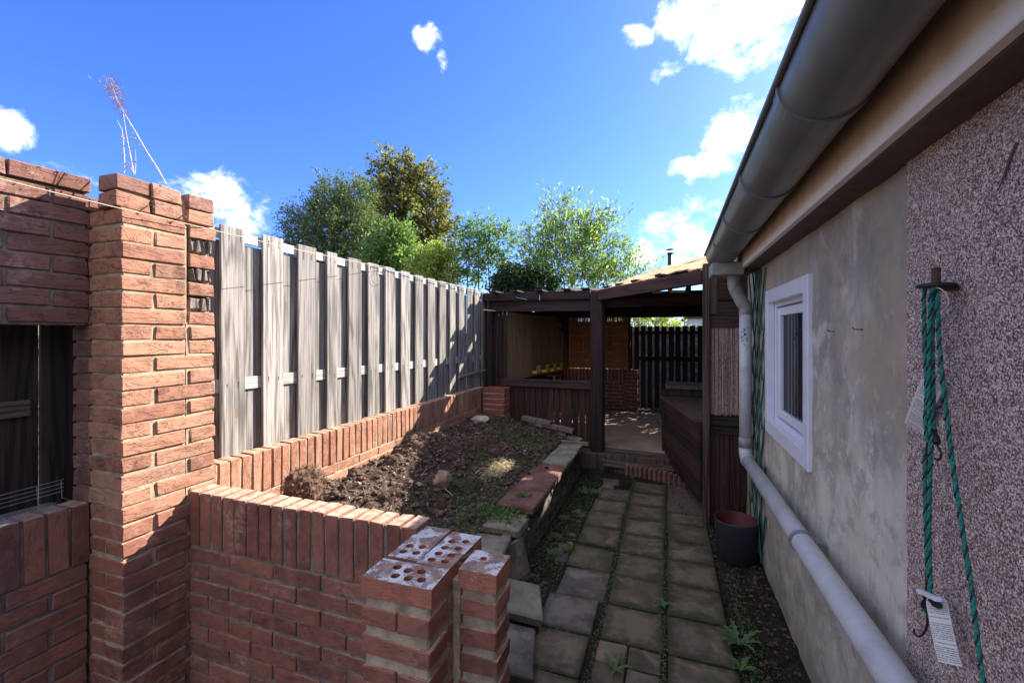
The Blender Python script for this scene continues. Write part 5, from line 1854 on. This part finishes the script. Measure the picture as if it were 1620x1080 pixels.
def rope(parent, pts, rad=.0038, pitch=.036, seed=0):
    """twisted rope: two thick green yarns and one thin black tracer wound round the path"""
    P_ = arc(pts, 10)
    L = [0]
    for a, b in zip(P_, P_[1:]): L.append(L[-1] + (b - a).length)
    tot = L[-1]; nst = max(8, int(tot / .0035))
    def at(s):
        for i in range(len(L) - 1):
            if s <= L[i + 1]:
                t = (s - L[i]) / max(1e-9, L[i + 1] - L[i]); return P_[i].lerp(P_[i + 1], t)
        return P_[-1]
    C0 = [at(tot * k / nst) for k in range(nst + 1)]
    out = []
    for ph0, rr_, off, nm, mt in ((0, rad * .62, rad * .5, 'yarn', GREENR), (2.2, rad * .62, rad * .5, 'yarn', GREENR), (4.3, rad * .34, rad * .90, 'tracer', BLACKP)):
        pl_ = []
        for k, c in enumerate(C0):
            d = (C0[min(k + 1, nst)] - C0[max(k - 1, 0)]).normalized()
            a = d.cross(Vector((0, 1, .01))).normalized(); b = d.cross(a)
            ph = ph0 + 2 * math.pi * (tot * k / nst) / pitch
            pl_.append(c + (a * math.cos(ph) + b * math.sin(ph)) * off)
        q = MB(); q.tube(pl_, rr_, 6)
        q.build(nm, mt, parent, True)


def W(u, v, x=RX - .012):
    return photo_pt(u, v, X=x)


r1 = thing('green_rope', 'long green and black bungee rope hanging slanting down the pebbledash', 'rope', tuple(W(1483, 460)), 'green bungee ropes on the wall hook')
rope(r1, [W(1474, 452), W(1482, 462), W(1484, 500), W(1488, 570), W(1497, 650), W(1508, 740), W(1523, 840), W(1538, 940), W(1550, 1040), W(1562, 1110)])
r2 = thing('green_rope', 'green and black bungee rope hanging straight in a doubled bundle from the disc', 'rope', tuple(W(1465, 460)), 'green bungee ropes on the wall hook')
rope(r2, [W(1480, 451), W(1466, 452), W(1462, 470), W(1463, 540), W(1466, 620), W(1464, 665), W(1468, 700)])
rope(r2, [W(1479, 456, RX - .02), W(1473, 465, RX - .02), W(1472, 500, RX - .02), W(1470, 560, RX - .02), W(1469, 640, RX - .02), W(1473, 700, RX - .02), W(1471, 760, RX - .02), W(1470, 850, RX - .02), W(1472, 930, RX - .02)])
rope(r2, [W(1473, 458, RX), W(1476, 480, RX), W(1475, 560, RX), W(1477, 640, RX), W(1478, 690, RX)])
rope(r2, [W(1463, 708), W(1463, 760), W(1465, 830), W(1466, 880), W(1471, 935), W(1463, 950), W(1460, 965)])
q = MB()
q.tube(arc([W(1478, 690), W(1482, 702), W(1487, 712), W(1489, 720), W(1485, 727), W(1479, 725)], 6), .0022, 8)
q.tube(arc([W(1468, 935), W(1466, 960), W(1467, 985), W(1462, 1000), W(1454, 1006), W(1447, 1002), W(1446, 994)], 6), .0024, 8)
q.tube(arc([W(1467, 690), W(1466, 720), W(1468, 750)], 6), .002, 8); q.tube(arc([W(1466, 895), W(1465, 930), W(1464, 950)], 6), .002, 8)
q.build('wire_hook', BLACKP, r2, True)
for (u0, v0, u1, v1) in ((1475, 682, 1482, 700), (1462, 958, 1470, 945), (1466, 945, 1485, 957)):
    q = MB(); q.tube([W(u0, v0), W(u1, v1)], .0065, 10)
    for k in range(5):
        a = W(u0, v0).lerp(W(u1, v1), (k + .5) / 5); q.tube([a - Vector((0, .001, 0)), a + Vector((0, .001, 0))], .008, 8)
    q.build('end_collar', BLACKP, r2)
q = MB(); q.tube(arc([W(1480, 455), W(1490, 458), W(1499, 470), W(1500, 482), W(1492, 492)], 6), .0013, 5)
tag(q.build('white_string', STRING, None, True), 'short curled piece of white string on the black disc', 'string')


def paper_tag(label, p0, p1, wid, up, bend=.004):
    t = thing('paper_tag', label, 'tag', tuple(p0), 'printed tags on the ropes')
    L = (p1 - p0).length
    V, Fs = [], []
    nseg = 8
    for s in (0, 1):
        for k in range(nseg + 1):
            z = -L / 2 + L * k / nseg
            yb = bend * math.sin(k / nseg * 3.0) - s * .0006
            hw = wid / 2 * (1 if k > 0 else .75)
            V += [(-hw, yb, z), (hw, yb, z)]
    o = 2 * (nseg + 1)
    for k in range(nseg):
        a = 2 * k
        Fs.append([a, a + 1, a + 3, a + 2]); Fs.append([a + o, a + 2 + o, a + 3 + o, a + 1 + o])
        Fs.append([a, a + 2, a + 2 + o, a + o]); Fs.append([a + 1, a + 1 + o, a + 3 + o, a + 3])
    Fs += [[0, o, o + 1, 1], [2 * nseg, 2 * nseg + 1, 2 * nseg + 1 + o, 2 * nseg + o]]
    me = bpy.data.meshes.new('tag_sheet'); me.from_pydata(V, [], Fs); me.update()
    link('tag_sheet', me, TAGM, t, frame(p0, p1, up))
    return t


paper_tag('white printed paper tag hanging lowest, below the straight rope ends', W(1480, 942, RX - .008), W(1503, 1050, RX - .012), .036, (-.62, -.78, 0))
paper_tag('white printed paper tag sticking out behind the upper part of the ropes', W(1478, 600, RX + .012), W(1446, 678, RX + .012), .044, (-.8, -.6, 0))
q = MB(); q.bar(W(1455, 934, RX - .02), W(1484, 948, RX - .02), .008, .012, (-1, 0, 0)); tag(q.build('paper_strip', WHITE), 'small white paper strip wrapped round the lower rope end', 'strip')

# ------------------------------------------------------------------ small weeds
def weed(label, base, h, nl, lw, seed, mat=L_WEED, spread=.7, lobed=False):
    t = thing('weed', label, 'weed', tuple(base))
    rr = random.Random(seed)
    for k in range(nl):
        az_ = 2 * math.pi * k / nl + rr.uniform(-.5, .5)
        L = h * rr.uniform(.7, 1.2)
        V, Fs = [], []
        ns = 9
        for i in range(ns + 1):
            s = i / ns
            rr_ = spread * L * s
            zz = L * (s * 1.0 - .55 * s * s) * (1.5 - spread)
            wv = lw * math.sin(math.pi * (s ** .8)) ** .8 * (1 if not lobed else (1.0 if i % 2 else .35)) + .0008
            c = Vector((math.cos(az_) * rr_, math.sin(az_) * rr_, zz + .004))
            sd2 = Vector((-math.sin(az_), math.cos(az_), 0)) * wv
            V += [c - sd2 + Vector((0, 0, wv * .3)), c, c + sd2 + Vector((0, 0, wv * .3))]
        for i in range(ns):
            a = 3 * i
            Fs += [[a, a + 1, a + 4, a + 3], [a + 1, a + 2, a + 5, a + 4]]
        q = MB(); q.add([tuple(Vector(base) + v) for v in V], Fs)
        q.build('leaf', mat, t)


G = lambda u, v: tuple(photo_pt(u, v, Z=.0))
weed('jagged leafed weed growing at the right edge of the path, largest of the weeds', G(1168, 1022), .15, 9, .017, 2, lobed=True, spread=.75)
weed('second jagged weed at the path edge, in front of the largest one', G(1172, 1062), .10, 6, .014, 3, lobed=True)
weed('single upright pale green leaf growing in the path near the bed wall', G(903, 872), .12, 3, .017, 4, mat=L_LIGHT, spread=.25)
weed('narrow leafed weed on the small setts near the bottom of the path', G(972, 1062), .09, 6, .008, 5, spread=.8)
weed('tiny weed in the middle joint of the path', G(1048, 960), .06, 6, .008, 6, spread=.8)
weed('grassy weed at the foot of the bed wall near the steps', G(925, 782), .15, 8, .006, 7, spread=.8)
weed('pale seedling at the far end of the middle joint', G(1000, 757), .07, 5, .006, 8, spread=.7)

# ------------------------------------------------------------------ trees and shrubs beyond
def tree(name, label, cat, base, lobes, ntw, twl, lf, lmat, seed, leafn=14, up=.35, aspect=.45, trunk=.08, stems=None, group='trees and shrubs beyond the fence'):
    """lobes: (centre, radii). Twigs start in a lobe, run outward, and carry leaves."""
    rr = random.Random(seed)
    nrg = np.random.default_rng(seed)
    t = thing(name, label, cat, tuple(base), group)
    base = Vector(base)
    vols = [l[1][0] * l[1][1] * l[1][2] for l in lobes]
    tot = sum(v ** .67 for v in vols)
    q = MB()
    if stems is None:
        stems = [[base, base + Vector((0, 0, (lobes[0][0][2] - base.z) * .5)), Vector(lobes[0][0])]]
        for l in lobes[1:]:
            stems.append([base + Vector((0, 0, (lobes[0][0][2] - base.z) * .35)), (Vector(l[0]) + Vector(lobes[0][0])) / 2 - Vector((0, 0, .2)), Vector(l[0])])
    for s in stems:
        k = len(s)
        q.tube(s, [trunk * (1 - .75 * i / (k - 1)) for i in range(k)], 7)
    pos, dirs = [], []
    tw = MB()
    for l, v in zip(lobes, vols):
        nn_ = int(ntw * v ** .67 / tot)
        c = Vector(l[0])
        for _ in range(nn_):
            d = Vector((rr.gauss(0, 1), rr.gauss(0, 1), rr.gauss(.15, 1))).normalized()
            rad = rr.random() ** .45 * .92
            p = c + Vector((d.x * l[1][0], d.y * l[1][1], d.z * l[1][2])) * rad
            if p.z < base.z + .2: continue
            dd = (d + Vector((0, 0, up)) + Vector((rr.gauss(0, .35), rr.gauss(0, .35), rr.gauss(0, .25)))).normalized()
            L = twl * rr.uniform(.5, 1.3)
            e = p + dd * L
            tw.v += [tuple(p), tuple(p + Vector((lf * .12, 0, 0))), tuple(e)]
            tw.f.append([len(tw.v) - 3, len(tw.v) - 2, len(tw.v) - 1])
            for i in range(leafn):
                s = rr.uniform(.1, 1.0)
                pos.append(p + dd * L * s + Vector((rr.gauss(0, 1), rr.gauss(0, 1), rr.gauss(0, 1))) * lf * .55)
                dirs.append(dd)
    q.build('trunk', BARKM, t, True)
    pos = np.array(pos); dirs = np.array(dirs); n_ = len(pos)
    a = dirs + nrg.normal(0, .75, (n_, 3)); a /= np.linalg.norm(a, axis=1)[:, None]
    b = np.cross(a, nrg.normal(0, 1, (n_, 3))); b /= np.linalg.norm(b, axis=1)[:, None]
    s = (lf * nrg.uniform(.6, 1.25, n_))[:, None]
    P0 = pos; P1 = pos + a * s * .5 + b * s * aspect * .5; P2 = pos + a * s; P3 = pos + a * s * .5 - b * s * aspect * .5
    V = np.stack([P0, P1, P2, P3], 1).reshape(-1, 3) - np.array(base)
    me = bpy.data.meshes.new('crown')
    me.vertices.add(n_ * 4); me.vertices.foreach_set('co', V.astype(np.float32).ravel())
    me.loops.add(n_ * 4); me.loops.foreach_set('vertex_index', np.arange(n_ * 4, dtype=np.int32))
    me.polygons.add(n_); me.polygons.foreach_set('loop_start', np.arange(0, n_ * 4, 4, dtype=np.int32)); me.polygons.foreach_set('loop_total', np.full(n_, 4, dtype=np.int32))
    me.update(calc_edges=True)
    link('crown', me, lmat, t, Matrix.Translation(base))
    tw.build('twigs', BARKM, t)['kind'] = 'stuff'
    return t


def at(u, v, depth):
    a = (u - 810) / F; b = (527 - v) / F
    d = Vector((a * math.cos(TH) - math.sin(TH), a * math.sin(TH) + math.cos(TH), b))
    return Vector((d.x * depth, d.y * depth, E + d.z * depth))


def lobe(u, v, ru, rv, depth, thick=None):
    k = depth / F
    return (tuple(at(u, v, depth)), (ru * k, (thick or ru) * k, rv * k))


def ground_at(u, depth):
    p = at(u, 527, depth); return (p.x, p.y, -.045)


tree('yew_tree', 'dark spiky evergreen tree, leftmost of the trees above the fence', 'tree', ground_at(530, 15),
     [lobe(535, 370, 62, 62, 15), lobe(525, 318, 30, 34, 15), lobe(565, 325, 30, 38, 15), lobe(492, 368, 42, 40, 15), lobe(470, 400, 26, 26, 15), lobe(590, 400, 40, 60, 15), lobe(548, 440, 80, 50, 15)],
     2300, .48, .10, L_YEW, 41, 22, .45, .36, .16)
tree('maple_tree', 'tall bronze green tree, the tallest one above the fence', 'tree', ground_at(645, 18),
     [lobe(645, 350, 58, 70, 18), lobe(628, 280, 32, 32, 18), lobe(665, 300, 34, 36, 18), lobe(598, 305, 26, 22, 18), lobe(690, 372, 34, 30, 18), lobe(610, 350, 32, 40, 18), lobe(680, 340, 28, 40, 18)],
     760, .55, .14, L_MAPLE, 42, 24, .1, .7, .20)
tree('bushy_tree', 'mid green bushy tree in front of the tall bronze tree', 'tree', ground_at(618, 12),
     [lobe(620, 400, 34, 38, 12), lobe(600, 430, 30, 30, 12), lobe(650, 430, 40, 30, 12), lobe(630, 372, 18, 16, 12)],
     700, .30, .11, L_MID, 43, 16, .3, .5, .07)
tree('yellow_shrub', 'bright yellow green shrub behind the middle of the fence top', 'shrub', ground_at(690, 10),
     [lobe(690, 415, 28, 26, 10), lobe(668, 430, 22, 20, 10), lobe(708, 425, 18, 24, 10), lobe(690, 445, 40, 20, 10)],
     620, .22, .075, L_LIGHT, 44, 15, .3, .5, .05)
def sap(u0, u1, v1, dep, bend=6):
    a = Vector(ground_at(u0, dep)); b = at(u1, v1, dep)
    return [a, a.lerp(b, .5) + Vector((.04, 0, .2)), a.lerp(b, .8) + Vector((.0, 0, .1)), b]
tree('slim_sapling', 'loose group of slim stemmed saplings between the shrub and the big bush', 'sapling', ground_at(765, 10),
     [lobe(760, 362, 24, 12, 10), lobe(752, 400, 26, 26, 10), lobe(785, 385, 20, 22, 10), lobe(768, 425, 34, 22, 10), lobe(803, 375, 16, 10, 10), lobe(740, 380, 14, 14, 10)],
     260, .30, .10, L_MID, 45, 15, .1, .4, .022,
     stems=[sap(752, 758, 360, 10), sap(775, 772, 372, 10), sap(790, 798, 378, 10), sap(742, 738, 385, 10)])
tree('dark_shrub', 'dense dark green shrub just above the left end of the shelter roof', 'shrub', ground_at(815, 9.8),
     [lobe(818, 448, 32, 22, 9.8), lobe(850, 452, 34, 18, 9.8), lobe(800, 462, 24, 14, 9.8)],
     600, .22, .07, L_DARK, 46, 16, .3, .6, .05)
ws = []
for (u1, v1) in [(868, 330), (885, 322), (905, 335), (928, 345), (952, 350), (972, 372), (838, 375), (995, 400), (855, 350), (940, 372), (1010, 410)]:
    a = Vector(ground_at(905 + (u1 - 905) * .15, 9.6)); b = at(u1, v1 + 8, 9.6)
    ws.append([a, a.lerp(b, .45) + Vector((0, 0, .15)), a.lerp(b, .75) + Vector((0, 0, .1)), b])
tree('willow_bush', 'large airy pale green bush with upright shoots above the shelter roof', 'bush', ground_at(905, 9.6),
     [lobe(900, 410, 62, 46, 9.6), lobe(905, 370, 48, 34, 9.6), lobe(945, 400, 44, 44, 9.6), lobe(865, 400, 40, 40, 9.6), lobe(880, 345, 20, 26, 9.6), lobe(985, 432, 40, 24, 9.6), lobe(838, 420, 26, 28, 9.6), lobe(955, 362, 22, 20, 9.6), lobe(905, 450, 70, 20, 9.6), lobe(965, 445, 44, 18, 9.6)],
     800, .46, .10, L_WILLOW, 47, 14, 1.0, .34, .016, stems=ws)
tree('thin_shoots', 'sparse thin leafy shoots rising over the tiled roof beside the flue', 'shrub', ground_at(1030, 9.4),
     [lobe(1015, 430, 14, 14, 9.4), lobe(1035, 425, 14, 10, 9.4), lobe(1000, 410, 16, 16, 9.4)],
     34, .35, .055, L_WILLOW, 48, 10, .7, .36, .010, stems=[sap(1025, 1045, 405, 9.4), sap(1010, 1005, 395, 9.4)])
tree('hedge_shrub', 'low green hedge glimpsed through the fence gaps', 'hedge', (-3.2, 3.4, -.045),
     [((-3.2, 2.2, .9), (.35, .9, .9)), ((-3.2, 3.8, .9), (.35, .9, .9)), ((-3.3, 5.2, 1.0), (.4, .8, 1.0)), ((-4.0, 7.0, .9), (.5, 1.4, 1.1))],
     1500, .2, .07, L_MID, 49, 12, .3, .5, .03)
tree('sun_block_shrub', 'tall unseen shrub added behind the shelter to block sun through the pickets', 'shrub', (1.9, 9.9, -.045),
     [((1.8, 9.8, 1.9), (.9, .6, 1.3)), ((1.5, 9.8, 1.0), (.9, .5, .9))], 500, .3, .12, L_MID, 51, 14, .3, .5, .05)  # added out of sight to keep sun streaks off the shelter floor
tree('back_shrub', 'sunlit shrub seen above the black picket fence', 'shrub', ground_at(1030, 12.5),
     [lobe(1025, 505, 40, 14, 12.5), lobe(1000, 500, 30, 16, 12.5), lobe(1045, 535, 50, 30, 12.5)],
     420, .22, .08, L_LIGHT, 50, 14, .3, .5, .04)

# tidy labels: every top-level thing has its own
print('objects', len(bpy.data.objects), 'tris', sum(len(o.data.polygons) * 2 for o in bpy.data.objects if o.type == 'MESH'))
